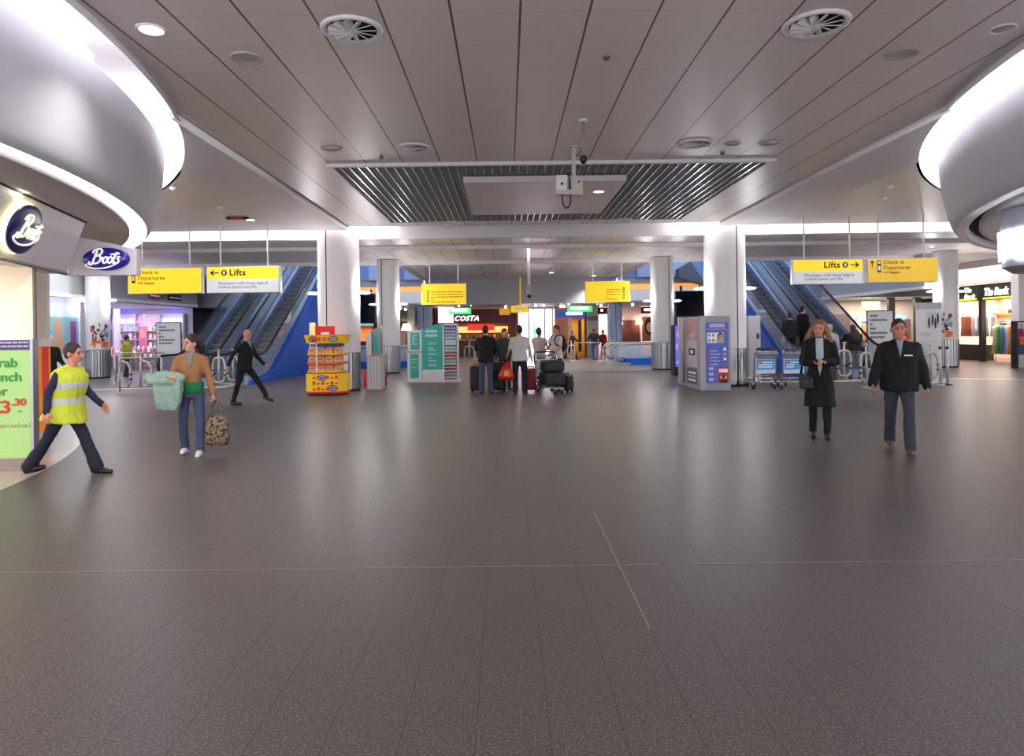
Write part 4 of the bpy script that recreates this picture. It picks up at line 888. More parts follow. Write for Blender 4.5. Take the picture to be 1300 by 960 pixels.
b = B(); q = random.Random(3); bars(b, -.16, -.04, .70, .735, 1, -.002, C('offer small print', 110, 150, 90, .5), q)
for k in range(4): b.ell((-.09-.13*k, -.004, .545), (.045, .004, .018), C('pictured sandwich', 176, 160, 110, .5), 10, 6); b.box((-.092-.13*k+.065, -.004, .52), (-.09-.13*k+.068, 0, .58), M_dg)
b.build('small_print', t)
# ---------------------------------------------------------------- right drum's illuminated sign
t = thing('curved_lit_sign', 'curved white glowing sign cut off by the right frame edge', 'sign', (0, 0, 0))
p = P(1284, 300, 9.6); cx_, cy_ = p.x+.62, 9.6
b = B(); b.lathe([(.62, 2.42), (.64, 3.0), (.6, 3.22)], C('sign lilac shell', 180, 182, 200, .4), 40, (cx_, cy_, 0), 120, 330); b.build('shell', t)
b = B(); b.lathe([(.62, 2.42), (.5, 2.34), (0, 2.33)], C('sign underside', 150, 140, 140, .4), 40, (cx_, cy_, 0)); b.build('underside', t)
b = B(); q = random.Random(8)
for k in range(8):
    a = 150+k*19; b.lathe([(.66, 2.5+.05*(k % 2)), (.67, 2.94-.1*q.random())], mat('blazing white letter', (1, 1, 1), .5, emit=3), 8, (cx_, cy_, 0), a, a+14)
    b.lathe([(.665, 2.6), (.675, 2.72+.1*q.random())], mat('blazing white letter', (1, 1, 1), .5), 6, (cx_, cy_, 0), a+12, a+20)
b.build('lettering', t, label='blazing white block lettering')
b = B(); B1, B2 = Vector((mx(-4.75), 5.2)), Vector((mx(-5.92)+.9, 9.75))
b.loft([[(B1.x+.3, B1.y, 3.25), (B2.x, B2.y, 3.25), (B2.x, B2.y, 2.5), (B1.x+.3, B1.y, 2.5)], [(B1.x+.8, B1.y, 3.25), (B2.x+.5, B2.y, 3.25), (B2.x+.5, B2.y, 2.5), (B1.x+.8, B1.y, 2.5)]], M_fasw, False); b.build('backing_fascia', t)

# ---------------------------------------------------------------- promotion stand (yellow) before the big left column
c = G(413, 502); t = thing('promotion_stand', 'yellow and orange promotion stand stocked with pale packs, red card on top', 'display stand', (c.x, 18.25, 0))
M_py = C('promo yellow', 246, 196, 20, .45, emit=.05); M_po = C('promo orange', 240, 130, 20, .45, emit=.04); M_pr = C('promo red', 210, 30, 26, .45)
def oct_(hw, hd, z, ch=.2): return [(-hw, hd, z), (-hw, -hd+ch, z), (-hw+ch, -hd, z), (hw-ch, -hd, z), (hw, -hd+ch, z), (hw, hd, z)]
b = B(); b.loft([oct_(.50, .26, .0), oct_(.50, .26, .06)], M_dark, False); b.loft([oct_(.53, .3, .06), oct_(.53, .3, .56)], M_py, False); b.loft([oct_(.535, .305, .05), oct_(.535, .305, .10)], M_pr, False)
b.build('base', t)
def badge(b, x, z, y, r, m=None):
    b.disc((x, y, z), r, m or C('badge navy', 40, 50, 100, .4), 20, 'y', r*.62); b.disc((x, y-.002, z), r*.8, C('badge silver', 170, 176, 190, .4), 20, 'y', r*.42); b.box((x-r*.5, y-.005, z-r*.12), (x+r*.5, y-.003, z+r*.1), C('badge navy', 40, 50, 100, .4))
b = B(); q = random.Random(6)
for i in range(6):
    for j in range(3):
        x = -.31+i*.115; z = .12+j*.15
        if (i+j) % 2: b.box((x, -.303, z), (x+.09, -.300, z+.11), M_po); b.box((x+.02, -.305, z+.03), (x+.07, -.3025, z+.08), M_pr)
        else: b.box((x+.01, -.303, z+.02), (x+.08, -.300, z+.06), M_pr)
badge(b, -.06, .46, -.306, .12); badge(b, .22, .19, -.306, .13)
b.build('base_print', t)
b = B(); b.box((-.36, .16, .5), (.36, .3, 1.42), C('stand core', 214, 200, 180, .5)); b.build('core', t)
for k, z in enumerate((.6, .83, 1.06)):
    b = B(); b.loft([oct_(.47, .27, z-.02, .15), oct_(.49, .29, z+.035, .15)], M_po if k % 2 else M_py, False); b.loft([oct_(.492, .292, z-.022, .15), oct_(.492, .292, z-.008, .15)], M_pr, False); b.build('shelf_tray', t)
b = B(); b.loft([oct_(.5, .29, 1.36, .16), oct_(.55, .34, 1.56, .17)], M_py, False); b.loft([oct_(.553, .343, 1.55, .17), oct_(.553, .343, 1.575, .17)], M_po, False); b.box((-.3, -.36, 1.42), (-.16, -.355, 1.5), M_pr)
b.build('header', t)
b = B()
for x, m in ((-.27, None), (.25, None)): badge(b, x, 1.465, -.345, .12)
for k in range(4): b.box((-.13+.07*k, -.345, 1.42), (-.09+.07*k, -.338, 1.52), M_po if k % 2 else M_pr)
b.build('header_print', t)
b = B(); b.loft([oct_(.4, .25, 1.27, .15), oct_(.42, .26, 1.33, .15)], C('indigo strip', 70, 80, 150, .4), False); b.build('price_strip', t)
b = B(); b.box((-.29, -.05, 1.56), (.22, -.03, 1.8), C('top card red', 214, 30, 30, .4, emit=.05)); b.box((-.14, -.06, 1.58), (.08, -.05, 1.64), M_sgw); b.build('top_card', t)
b = B(); b.box((-.2, -.33, .58), (-.18, -.31, 1.36), M_sgw); b.build('front_rod', t)
for k, z in enumerate((.635, .865, 1.095)):
    for i in range(4):
        x = -.33+i*.22; b = B(); b.loft([[(-.095, -.06, 0), (.095, -.06, 0), (.095, .06, 0), (-.095, .06, 0)], [(-.1, -.07, .08), (.1, -.07, .08), (.1, .03, .08), (-.1, .03, .08)], [(-.08, .0, .165), (.08, .0, .165), (.08, .04, .165), (-.08, .04, .165)]], C('pack kraft', 222, 176, 132, .6), False)
        b.box((-.06, -.073, .05), (.05, -.066, .09), C('pack print', 190, 110, 80, .6)); b.build('snack_pack', label='pale wrapped pack standing on the yellow promotion stand', cat='packet', group='packs on the promotion stand trays', loc=(c.x+x, 18.25-.17, z+.001), rz=(q.random()-.5)*12, bevel=.006)

# ---------------------------------------------------------------- leaflet stands
M_lf = C('stand off white', 216, 214, 214, .4, noise=.03); M_teal = C('teal print', 34, 158, 142, .4, noise=.12, nscale=6, emit=.04); M_tw = C('teal pale print', 170, 216, 206, .5)
M_wood = C('pale wood edge', 196, 160, 136, .5)
c = G(475, 495); t = thing('leaflet_stand', 'narrow leaflet stand with grey poster side seen edge on', 'display stand', (c.x, c.y+.3, 0))
b = B(); b.box((-.2, -.3, .03), (.2, .3, .95), M_lf)
for k in range(5): b.box((-.18+.085*k, -.304, .05), (-.165+.085*k, -.3, .93), C('stand groove', 140, 140, 146, .5))
b.build('body', t, bevel=.004)
b = B(); b.box((-.23, -.33, .95), (.26, .33, .98), M_wood); b.box((-.23, -.33, 0), (.23, .33, .03), M_wood); b.build('ledge', t)
b = B(); b.prism([(-.22, .98), (-.08, .98), (-.08, 1.66), (-.22, 1.55)], -.25, .25, M_lf, 'y'); b.build('upright', t)
b = B(); b.prism([(-.06, .99), (.12, .99), (.17, 1.8), (-.06, 1.7)], -.12, .2, C('stand grey glass', 130, 150, 152, .3), 'y'); b.box((-.03, -.125, 1.05), (.09, -.12, 1.5), M_teal); b.build('poster_panel', t)
for px, l in ((464.5, 'left'), (488, 'right')):
    cc = G(px, 489.5); tt = thing('fire_extinguisher', 'red fire extinguisher standing %s of the narrow leaflet stand' % l, 'extinguisher', (cc.x, cc.y, 0))
    b = B(); b.lathe([(.0, 0), (.075, .0), (.08, .03), (.08, .42), (.05, .48), (.02, .5)], C('extinguisher red', 206, 30, 30, .3), 18); b.build('cylinder', tt)
    b = B(); b.cyl((0, 0, .5), (0, 0, .55), .02, M_black); b.box((-.06, -.01, .54), (.05, .01, .57), M_black); b.tube([(.03, 0, .53), (.1, -.02, .48), (.1, -.03, .25)], .012, M_black, 6); b.build('valve_and_hose', tt)
Y2 = 22.0; a = P(516, 486, Y2); c2 = P(583, 486, Y2); xc = (a.x+c2.x)/2; q = random.Random(12)
t = thing('leaflet_kiosk', 'big teal and white information kiosk with leaflet rack', 'display stand', (xc, Y2, 0))
def lx(px): return P(px, 450, Y2).x-xc
def lz(py, px=550): return P(px, py, Y2).z
b = B(); b.box((lx(516), -.02, .04), (lx(583), .5, .09), M_lf); b.box((lx(515), -.05, 0), (lx(584), .52, .04), M_wood); b.build('plinth', t)
x0, x1 = lx(517), lx(535.5)
b = B(); b.box((x0, 0, .09), (x1, .38, .98), M_lf); b.box((x0-.02, -.03, .98), (x1+.02, .4, 1.01), M_wood); b.box((x0+.02, .0, 1.01), (x1, .3, 1.68), M_lf); b.build('side_unit', t, bevel=.006)
b = B(); b.box((x0+.09, -.012, .16), (x1-.1, 0, .92), M_teal); b.box((x0+.11, -.014, 1.06), (x1-.07, 0, 1.6), M_teal); bars(b, x0+.15, x1-.12, 1.2, 1.56, 5, -.016, M_tw, q, .5); bars(b, x0+.12, x1-.14, .45, .8, 4, -.014, M_tw, q, .25); b.build('side_print', t)
x0, x1 = lx(536), lx(562)
b = B(); curve = [(x0+(x1-x0)*k/10, 1.66+.22*math.sin(math.pi/2*k/10)) for k in range(11)]
b.prism([(x0, .42), (x1, .42)]+curve[::-1], 0, .08, M_teal, 'y'); b.build('main_panel', t)
b = B(); b.box((x0, 0, .09), (x1, .3, .42), M_lf); b.build('base_box', t, bevel=.004)
b = B(); bars(b, x0+.12, x1-.16, 1.42, 1.68, 2, -.004, M_tw, q, .7)
for z0_, z1_ in ((1.2, 1.3), (1.0, 1.14), (.86, .95), (.66, .82), (.5, .62)): bars(b, x0+.2, x1-.2, z0_, z1_, 2 if z1_-z0_ > .1 else 1, -.004, M_tw, q, .6)
b.build('main_print', t)
x0, x1 = lx(562), lx(582)
b = B()
for x in (x0, x1-.05): b.box((x, 0, .09), (x+.05, .3, 1.86), M_lf)
b.box((x0, .24, .09), (x1, .3, 1.86), M_lf); b.box((x0, 0, 1.82), (x1, .3, 1.88), M_lf)
for k in range(8): b.box((x0+.05, -.01, .16+k*.208), (x1-.05, .24, .19+k*.208), M_lf)
b.build('rack', t)
for k in range(8):
    cols = [(110, 120, 130), (150, 40, 50), (90, 170, 160), (170, 50, 60), (120, 180, 176), (196, 198, 204), (110, 150, 200), (60, 90, 160)]
    for j in range(3):
        w_ = (x1-x0-.14)/3; g = B(); g.box((0, 0, 0), (w_*.92, .012, .135), C('leaflet %d' % k, *cols[k], .5)); g.box((.01, -.002, .07), (w_*.8, 0, .1), C('leaflet pale', 230, 228, 226, .5))
        g.build('leaflet', label='small leaflet in the rack of the teal kiosk', cat='leaflet', group='leaflets in the kiosk rack', loc=(xc+x0+.07+j*w_, Y2+.03, .191+k*.208))

# ---------------------------------------------------------------- grey booth by the right column
Y3 = 18.0; t = thing('photo_booth', 'grey booth with blue poster of faces beside the big right column', 'booth', (0, Y3, 0))
def bx(px): return P(px, 450, Y3).x
def bz(py, px=905): return P(px, py, Y3).z
M_bg = C('booth grey', 160, 162, 166, .4, noise=.02)
b = B(); b.box((bx(889), 0, 0), (bx(927.5), .14, bz(401)), M_bg); b.box((bx(888.5), -.015, .02), (bx(889)+.14, .0, bz(401)-.01), C('booth trim', 178, 180, 184, .35)); b.build('end_panel', t, bevel=.01)
M_bp = C('booth poster blue', 84, 100, 190, .4, emit=.06)
b = B(); x0, x1, z0, z1 = bx(896), bx(924.5), bz(486), bz(409.5); b.box((x0, -.02, z0), (x1, -.002, z1), M_bp); b.build('poster', t, label='blue poster with faces and a red corner')
q = random.Random(5); b = B(); yy = -.022; Wp, Hp = x1-x0, z1-z0
def pr(u0, v0, u1, v1, m, d=0): b.box((x0+u0*Wp, yy-.002-d, z0+v0*Hp), (x0+u1*Wp, yy-d, z0+v1*Hp), m)
pr(.17, .92, .84, .98, C('poster heading', 190, 204, 236, .5)); bars(b, x0+.05*Wp, x1-.05*Wp, z0+.87*Hp, z0+.9*Hp, 1, yy, C('poster orange print', 230, 130, 110, .5), q, .6)
pr(.06, .66, .78, .83, M_sgw)
M_sk = C('skin print', 220, 170, 140, .5); M_hr = C('dark hair print', 40, 26, 24, .5)
def face(u, v, r, shirt=None):
    cx__, cz__ = x0+u*Wp, z0+v*Hp
    if shirt: b.ell((cx__-.01, yy-.004, cz__-r*1.6), (r*1.5, .003, r*.9), shirt, 14, 6)
    b.ell((cx__, yy-.005, cz__), (r*1.05, .003, r*1.35), M_hr, 14, 8); b.ell((cx__+.1*r, yy-.007, cz__-.2*r), (r*.7, .003, r*.95), M_sk, 14, 8)
for u, v in ((.15, .79), (.33, .79), (.15, .70), (.33, .70)): face(u, v, .028)
face(.64, .77, .07, C('shirt green print', 186, 190, 120, .5))
for k in range(5): pr(.04, .52-.055*k, .13, .555-.055*k, C('poster pink', 210, 70, 130, .5)); pr(.18, .52-.055*k, .52+.1*(k % 2), .535-.055*k, C('poster heading', 190, 204, 236, .5))
for k in range(3): pr(.78, .52-.08*k, .9, .58-.08*k, M_sk if k % 2 else M_sgw); pr(.8, .5-.08*k, .88, .53-.08*k, M_hr)
for k in range(3): pr(.12, .21-.09*k, .32, .26-.09*k, C('poster heading', 190, 204, 236, .5))
pr(.52, .02, 1.0, .26, C('poster scarlet', 216, 30, 36, .5)); pr(.56, .17, .96, .23, M_sgw, .002)
for k in range(3): b.ell((x0+(.66+.1*k)*Wp, yy-.006, z0+(.09+.02*(k % 2))*Hp), (.035, .003, .045), M_sk if k != 1 else M_hr, 12, 6)
pr(.6, .0, .92, .05, M_ink, .004)
b.build('poster_print', t)
xb0, xb1 = bx(889), 5.55
b = B(); b.box((xb0, .14, 0), (xb1, 2.3, 1.93), C('booth side grey', 176, 174, 176, .4)); b.box((xb0-.01, 2.1, 0), (xb0+.05, 2.32, 1.95), C('booth trim', 178, 180, 184, .35)); b.build('cabin', t, bevel=.01)
b = B(); X = xb0-.006
for (y0, y1, z0_, z1_, m) in ((.3, 1.35, .12, .55, C('panel plum', 92, 80, 120, .4)), (.3, 1.35, .58, 1.28, C('panel pale lilac print', 202, 196, 206, .4)), (.3, 1.35, 1.3, 1.88, C('panel mauve', 140, 124, 150, .3))): b.box((X, y0, z0_), (X+.006, y1, z1_), m)
b.box((X-.004, .5, .9), (X, 1.1, 1.08), M_dark); b.box((X-.006, .65, .94), (X-.003, .95, 1.04), M_sgw)
for k in range(3): b.box((X-.003, .45, .2+.1*k), (X, 1.2, .25+.1*k), M_tw if k == 1 else M_sgw)
for k in range(3): b.box((X-.003, .5+.25*k, 1.5), (X, .68+.25*k, 1.74), C('print warm skin', 206, 140, 110, .5))
b.box((X-.003, .4, 1.8), (X, 1.25, 1.85), C('poster orange print', 230, 130, 110, .5)); b.build('side_panel', t)
b = B(); b.cyl((X-.03, 1.6, .1), (X-.03, 1.6, 1.9), .03, M_alu); b.build('curtain_pole', t)
# blue lit vending machine behind
c = G(861, 472); t = thing('vending_machine', 'narrow strip of a lit blue vending machine behind the booth', 'vending machine', (6.12, 24.2, 0))
b = B(); b.box((-.3, 0, 0), (.4, .5, 1.75), M_dark); b.build('cabinet', t, bevel=.02)
b = B(); b.box((-.26, -.012, .3), (.34, 0, 1.72), mat('lit blue front', srgb(70, 80, 230), .3, emit=.7)); b.build('lit_front', t)
b = B(); b.prism([(-.2, 1.35), (-.08, 1.25), (-.04, 1.6), (-.16, 1.66)], -.02, -.012, mat('lit yellow print', srgb(240, 190, 60), .4, emit=.6), 'y'); b.ell((-.1, -.015, .45), (.12, .006, .08), M_sgw); b.box((-.24, -.016, .9), (-.02, -.012, 1.1), mat('lit violet print', srgb(150, 120, 250), .4, emit=.7)); b.build('front_print', t)
# grey cabinet right of the column
b = B(); c = P(960, 455, 20.6); b.box((c.x-.25, 20.5, 0), (c.x+.1, 20.9, 1.98), M_bg); b.box((c.x-.02, 20.49, 1.3), (c.x+.06, 20.5, 1.45), M_dark); b.build('grey_cabinet', label='tall plain grey cabinet just right of the big right column', cat='cabinet', bevel=.01)

# ---------------------------------------------------------------- luggage trolleys
M_tw2 = C('trolley panel white', 220, 222, 226, .4); M_tb = C('trolley ad blue', 50, 150, 214, .4, emit=.06)
def trolley(loc, rz, label, group='airport luggage trolleys', ad=True):
    t = thing('luggage_trolley', label, 'trolley', loc, rz, group)
    W = .29
    b = B()
    for s in (-1, 1):
        b.tube([(s*W, .1, .18), (s*W, .0, .25), (s*W, -.02, .95), (s*(W-.03), -.08, 1.03)], .016, M_chrome)
        b.tube([(s*W, .1, .18), (s*(W-.02), .5, .17), (s*.12, .95, .16)], .016, M_chrome)
    b.tube([(-.12, .95, .16), (.12, .95, .16)], .016, M_chrome)
    for z in (.3, .62, .93): b.cyl((-W, -.01, z), (W, -.01, z), .011, M_chrome, n=8)
    b.build('frame', t)
    b = B()
    for k in range(5): b.cyl((-.22+.11*k, .05, .185), (-.1+.05*k, .92, .17), .008, M_chrome, n=6)
    b.build('load_rack', t)
    b = B(); b.tube([(-W+.03, -.08, 1.03), (-W+.06, -.12, 1.05), (W-.06, -.12, 1.05), (W-.03, -.08, 1.03)], .02, M_black); b.build('handle', t)
    b = B(); b.box((-W+.03, -.03, .42), (W-.03, -.012, .86), M_tw2); b.build('sign_panel', t)
    if ad:
        b = B(); b.box((-W+.05, -.036, .52), (W-.05, -.03, .78), M_tb); bars(b, -W+.1, W-.1, .56, .74, 3, -.036, M_sgw, random.Random(int(loc[0]*10) % 9), .5); b.box((-W+.1, -.039, .68), (-W+.2, -.037, .72), M_pr); b.build('sign_print', t)
    b = B(); b.loft([[(-.24, -.22, .8), (.24, -.22, .8), (.24, -.04, .8), (-.24, -.04, .8)], [(-.26, -.26, .96), (.26, -.26, .96), (.26, -.03, .96), (-.26, -.03, .96)]], glassy('basket mesh', srgb(120, 130, 150), .5) if 'basket mesh' not in MATS else MATS['basket mesh'], False, False); b.tube([(-.26, -.03, .96), (-.26, -.26, .96), (.26, -.26, .96), (.26, -.03, .96)], .008, M_chrome, 6); b.build('basket', t)
    for (x, y) in ((-W+.01, .1), (W-.01, .1), (-.1, .9), (.1, .9)):
        f = B(); f.box((x-.022, y-.015, .1), (x+.022, y+.03, .17), M_steelp); f.build('wheel_fork', t)
        f = B(); f.cyl((x-.018, y, .066), (x+.018, y, .066), .065, M_rubber, n=18); f.cyl((x-.02, y, .066), (x+.02, y, .066), .03, M_chrome, n=10); f.build('wheel', t)
    return t
trolley((6.72, 18.1, 0), 4, 'luggage trolley with blue and white panel right beside the big right column')
trolley((7.42, 18.0, 0), -3, 'luggage trolley with blue and white panel behind the blonde woman')
trolley((7.1, 19.2, 0), 8, 'luggage trolley parked behind the two front ones, basket showing')
trolley((6.35, 17.95+.95, 0), 60, 'luggage trolley turned sideways in the shadow of the right column') if 0 else None

# ---------------------------------------------------------------- tubular barriers
M_tubew = C('pale painted tube', 176, 170, 162, .35, metal=.3)
def hoop(t, x, y, z1=1.0, w_=.36, bands=True, rz=0):
    m = Matrix.Translation((x, y, 0)) @ Matrix.Rotation(R(rz), 4, 'Z')
    def tf(pts): return [m @ Vector(p) for p in pts]
    b = B(); b.tube(tf([(0, 0, 0), (0, 0, z1+.12)]), .03, M_tubew); b.ell(m @ Vector((0, 0, z1+.15)), .045, M_tubew); b.lathe([(.11, 0), (.1, .03), (.03, .04)], M_tubew, 16, m @ Vector((0, 0, 0))); b.build('post', t)
    for s in (-1, 1):
        b = B(); b.tube(tf([(0, 0, z1-.05), (s*w_*.35, 0, z1-.1), (s*w_*.48, 0, z1-.26), (s*w_*.5, 0, .38), (s*w_*.42, 0, .22), (s*w_*.2, 0, .16), (0, 0, .16)]), .032, M_tubew); b.build('bumper_tube', t)
        if bands:
            b = B()
            for z in (.36, .5): b.tube(tf([(s*w_*.5, 0, z), (s*w_*.5, 0, z+.05)]), .036, M_dark)
            b.build('band', t)
def barrier(pts, label, hoops=(), rail=.98, low=None, bars_=0):
    t = thing('tube_barrier', label, 'barrier', (0, 0, 0), 0, None)
    for i, (x, y) in enumerate(pts):
        b = B(); b.cyl((x, y, 0), (x, y, rail), .028, M_tubew, n=10); b.lathe([(.09, 0), (.08, .02), (.03, .03)], M_tubew, 14, (x, y, 0)); b.build('post', t)
    for z in [rail]+([low] if low else []):
        b = B(); b.tube([(x, y, z) for x, y in pts], .026, M_tubew); b.build('rail', t)
    for k in range(bars_):
        u = (k+.5)/bars_; x = pts[0][0]+(pts[1][0]-pts[0][0])*u; y = pts[0][1]+(pts[1][1]-pts[0][1])*u
        b = B(); b.cyl((x, y, low), (x, y, rail), .03, M_tubew, n=10); b.build('upright', t)
    for h in hoops: hoop(t, *h)
    return t
g1 = G(152, 499); g2 = G(205, 497)
t = barrier([(g1.x, g1.y), (g2.x, g2.y)], 'pale tubular barrier left of the woman in the tan jacket', low=.16, bars_=1)
for x in (g1.x+.22, g2.x-.18): 
    b = B(); b.tube([(x-.2, g1.y, .92), (x, g1.y, .85), (x+.08, g1.y, .7), (x+.1, g1.y, .3), (x, g1.y, .17)], .034, M_tubew); b.build('bumper_tube', t)
    b = B(); [b.tube([(x+.1, g1.y, z), (x+.1, g1.y, z+.05)], .038, M_dark) for z in (.36, .5)]; b.build('band', t)
g3 = G(147, 486); barrier([(g3.x, g3.y), (g3.x+1.6, g3.y+.1)], 'plain steel rail behind the left tubular barrier', rail=1.02)
g4 = G(278, 492); t = thing('trolley_stop', 'pale twin looped trolley stop beside the walking dark suited man', 'barrier', (0, 0, 0)); hoop(t, g4.x, g4.y, .98, .38)
b = B(); b.box((g4.x-.5, g4.y-.25, 0), (g4.x+.3, g4.y+.3, .03), C('stop base cream', 190, 184, 176, .4)); b.build('base', t, bevel=.008)
g4 = G(296, 489); t = thing('trolley_stop', 'pale looped trolley stop hidden behind the walking dark suited man', 'barrier', (0, 0, 0)); hoop(t, g4.x, g4.y, .98, .34)
g5 = G(1072, 484); t = thing('trolley_stop', 'pale twin looped trolley stop between the blonde woman and bending person', 'barrier', (0, 0, 0)); hoop(t, g5.x, g5.y, .98, .40)
b = B(); b.box((g5.x-.35, g5.y-.25, 0), (g5.x+.8, g5.y+.3, .03), C('stop base cream', 190, 184, 176, .4)); b.build('base', t, bevel=.008)
g5 = G(1100, 492); t = thing('trolley_stop', 'pale looped trolley stop left of the man in black jacket', 'barrier', (0, 0, 0)); hoop(t, g5.x, g5.y, .98, .3)
g6 = G(1182, 487); t = thing('trolley_stop', 'pale curved trolley stop against the beige banner stand', 'barrier', (0, 0, 0)); hoop(t, g6.x, g6.y, .92, .4)
g7, g8 = G(729, 458), G(763, 458)
t = barrier([(g7.x, g7.y), (g8.x, g8.y)], 'low chrome barrier in front of the man in jeans, far away', rail=.95); hoop(t, g7.x-.15, g7.y, .9, .4, False)
g9 = G(596, 462); t = thing('trolley_stop', 'chrome looped trolley stop between teal kiosk and the crowd', 'barrier', (0, 0, 0)); hoop(t, g9.x, g9.y, .95, .5, False)
g9 = G(612, 462); t = thing('trolley_stop', 'chrome looped trolley stop half hidden by the leftmost crowd member', 'barrier', (0, 0, 0)); hoop(t, g9.x-.1, g9.y+.3, .95, .5, False)
# queue post right
for px, l in ((1203, 'right hand'), (1194, 'left hand')):
    c = G(px, 489); t = thing('belt_post', '%s chrome post of the pair in front of the right outer column' % l, 'post', (c.x, c.y, 0))
    b = B(); b.lathe([(.13, 0), (.12, .02), (.05, .035)], M_dark if px == 1203 else M_steelp, 24); b.build('base', t)
    b = B(); b.cyl((0, 0, .03), (0, 0, .98), .035, M_alu); b.lathe([(.04, .98), (.042, 1.04), (.0, 1.05)], M_dark, 16); b.build('pole', t)
# ---------------------------------------------------------------- notice boards and banner
def notice(px0, px1, py0, py1, Y, label, cat='notice board'):
    a = P(px0, py1, Y); c = P(px1, py0, Y); t = thing('notice_board', label, cat, ((a.x+c.x)/2, Y, 0)); W = (c.x-a.x)/2
    b = B(); b.box((-W, 0, a.z), (W, .04, c.z), M_dark); b.build('frame', t, bevel=.006)
    b = B(); b.box((-W+.03, -.006, a.z+.03), (W-.03, 0, c.z-.03), C('notice paper', 206, 208, 210, .5, emit=.05)); b.build('paper', t)
    b = B(); H = c.z-a.z; q = random.Random(3)
    for k in range(6): bars(b, -W+.12, W-.12-.1*(k % 3), c.z-.12-.1*(k+1)*H*.9, c.z-.12-.1*k*H*.9, 1, -.006, C('notice print', 100, 100, 104, .5) if k != 2 else C('notice red print', 176, 80, 90, .5), q, .5)
    b.build('print', t)
    b = B()
    for s in (-1, 1): b.cyl((s*W*.7, .05, 0), (s*W*.7, .05, c.z-.05), .025, M_dark, n=8); b.box((s*W*.7-.04, -.25, 0), (s*W*.7+.04, .3, .03), M_dark)
    b.build('legs', t)
notice(198, 230, 409, 455, 24.6, 'white notice board with grey text beside the left escalator')
notice(1101, 1134, 394, 455, 24.8, 'white notice board with grey text behind the man in black')
a = P(1164, 490, 19.6); c = P(1195, 384, 19.6)
t = thing('banner_stand', 'tall beige banner stand with dark figure picture, right', 'banner', ((a.x+c.x)/2, 19.6, 0)); W = (c.x-a.x)/2
b = B(); b.box((-W, 0, .08), (W, .02, c.z), C('banner beige', 196, 194, 194, .5)); b.box((-W, -.004, c.z-.18), (W, 0, c.z), C('banner grey top', 150, 150, 156, .5)); b.build('banner', t)
b = B(); b.box((-W*.2, -.008, 1.55), (W*.85, -.003, 2.02), C('banner photo', 170, 178, 186, .5)); 
for k, (x, z) in enumerate(((.0, 1.7), (.1, 1.78), (.18, 1.68), (.25, 1.82))): b.ell((x, -.01, z), (.03, .004, .16), M_ink, 10, 6)
bars(b, -W*.7, W*.6, 1.28, 1.42, 1, -.003, M_fas, random.Random(1), .7); bars(b, -W*.7, W*.7, .75, 1.2, 6, -.003, M_fas, random.Random(2), .35); b.build('banner_print', t)
b = B(); b.box((-W-.03, -.15, 0), (W+.03, .15, .08), M_steelp); b.build('base', t, bevel=.01)
# ---------------------------------------------------------------- people
from mathutils import noise
def remesh(b, name, voxel, m, parent, smooth=6, label=None, fold=0, seed=0, floorclip=False):
    me = bpy.data.meshes.new(name); b.bm.to_mesh(me); b.bm.free()
    o = bpy.data.objects.new(name, me); COL.objects.link(o)
    r = o.modifiers.new('r', 'REMESH'); r.mode = 'VOXEL'; r.voxel_size = voxel; r.use_smooth_shade = True
    s = o.modifiers.new('s', 'SMOOTH'); s.iterations = smooth; s.factor = .5
    dg = bpy.context.evaluated_depsgraph_get(); n = bpy.data.meshes.new_from_object(o.evaluated_get(dg))
    o.modifiers.clear(); o.data = n; n.name = name; n.materials.clear()
    for q in (m if isinstance(m, (list, tuple)) else [m]): n.materials.append(q)
    for p in n.polygons: p.use_smooth = True
    if fold:
        zmin = .012
        nn = [v.normal.copy() for v in n.vertices]
        for v, nv in zip(n.vertices, nn):
            c_ = v.co; q_ = Vector((c_.x*11+seed, c_.y*11, c_.z*6+c_.x*9)); f_ = noise.noise(q_)+.5*noise.noise(q_*2.3)
            v.co = c_+nv*f_*fold
            if v.co.z < zmin and c_.z > -.01 and floorclip: v.co.z = zmin
    o.parent = parent
    if label: o['label'] = label
    return o
def cloth(name, r, g, b_, rough=.85, **k): return C(name, r, g, b_, rough, noise=.12, nscale=25, **k)
M_skin = C('skin fair', 205, 150, 125, .5); M_skin2 = C('skin ruddy', 196, 128, 104, .5); M_skind = C('skin dark', 92, 62, 50, .5)
M_eyew = C('eye dark', 40, 30, 28, .3); M_lip = C('lip', 160, 86, 80, .5); M_shoe = C('black shoe', 18, 17, 18, .4)
def rotx(v, deg):          # rotate a down-vector forward (towards -y)
    a = R(deg); return Vector((v.x, v.y*math.cos(a)+v.z*math.sin(a), -v.y*math.sin(a)+v.z*math.cos(a)))
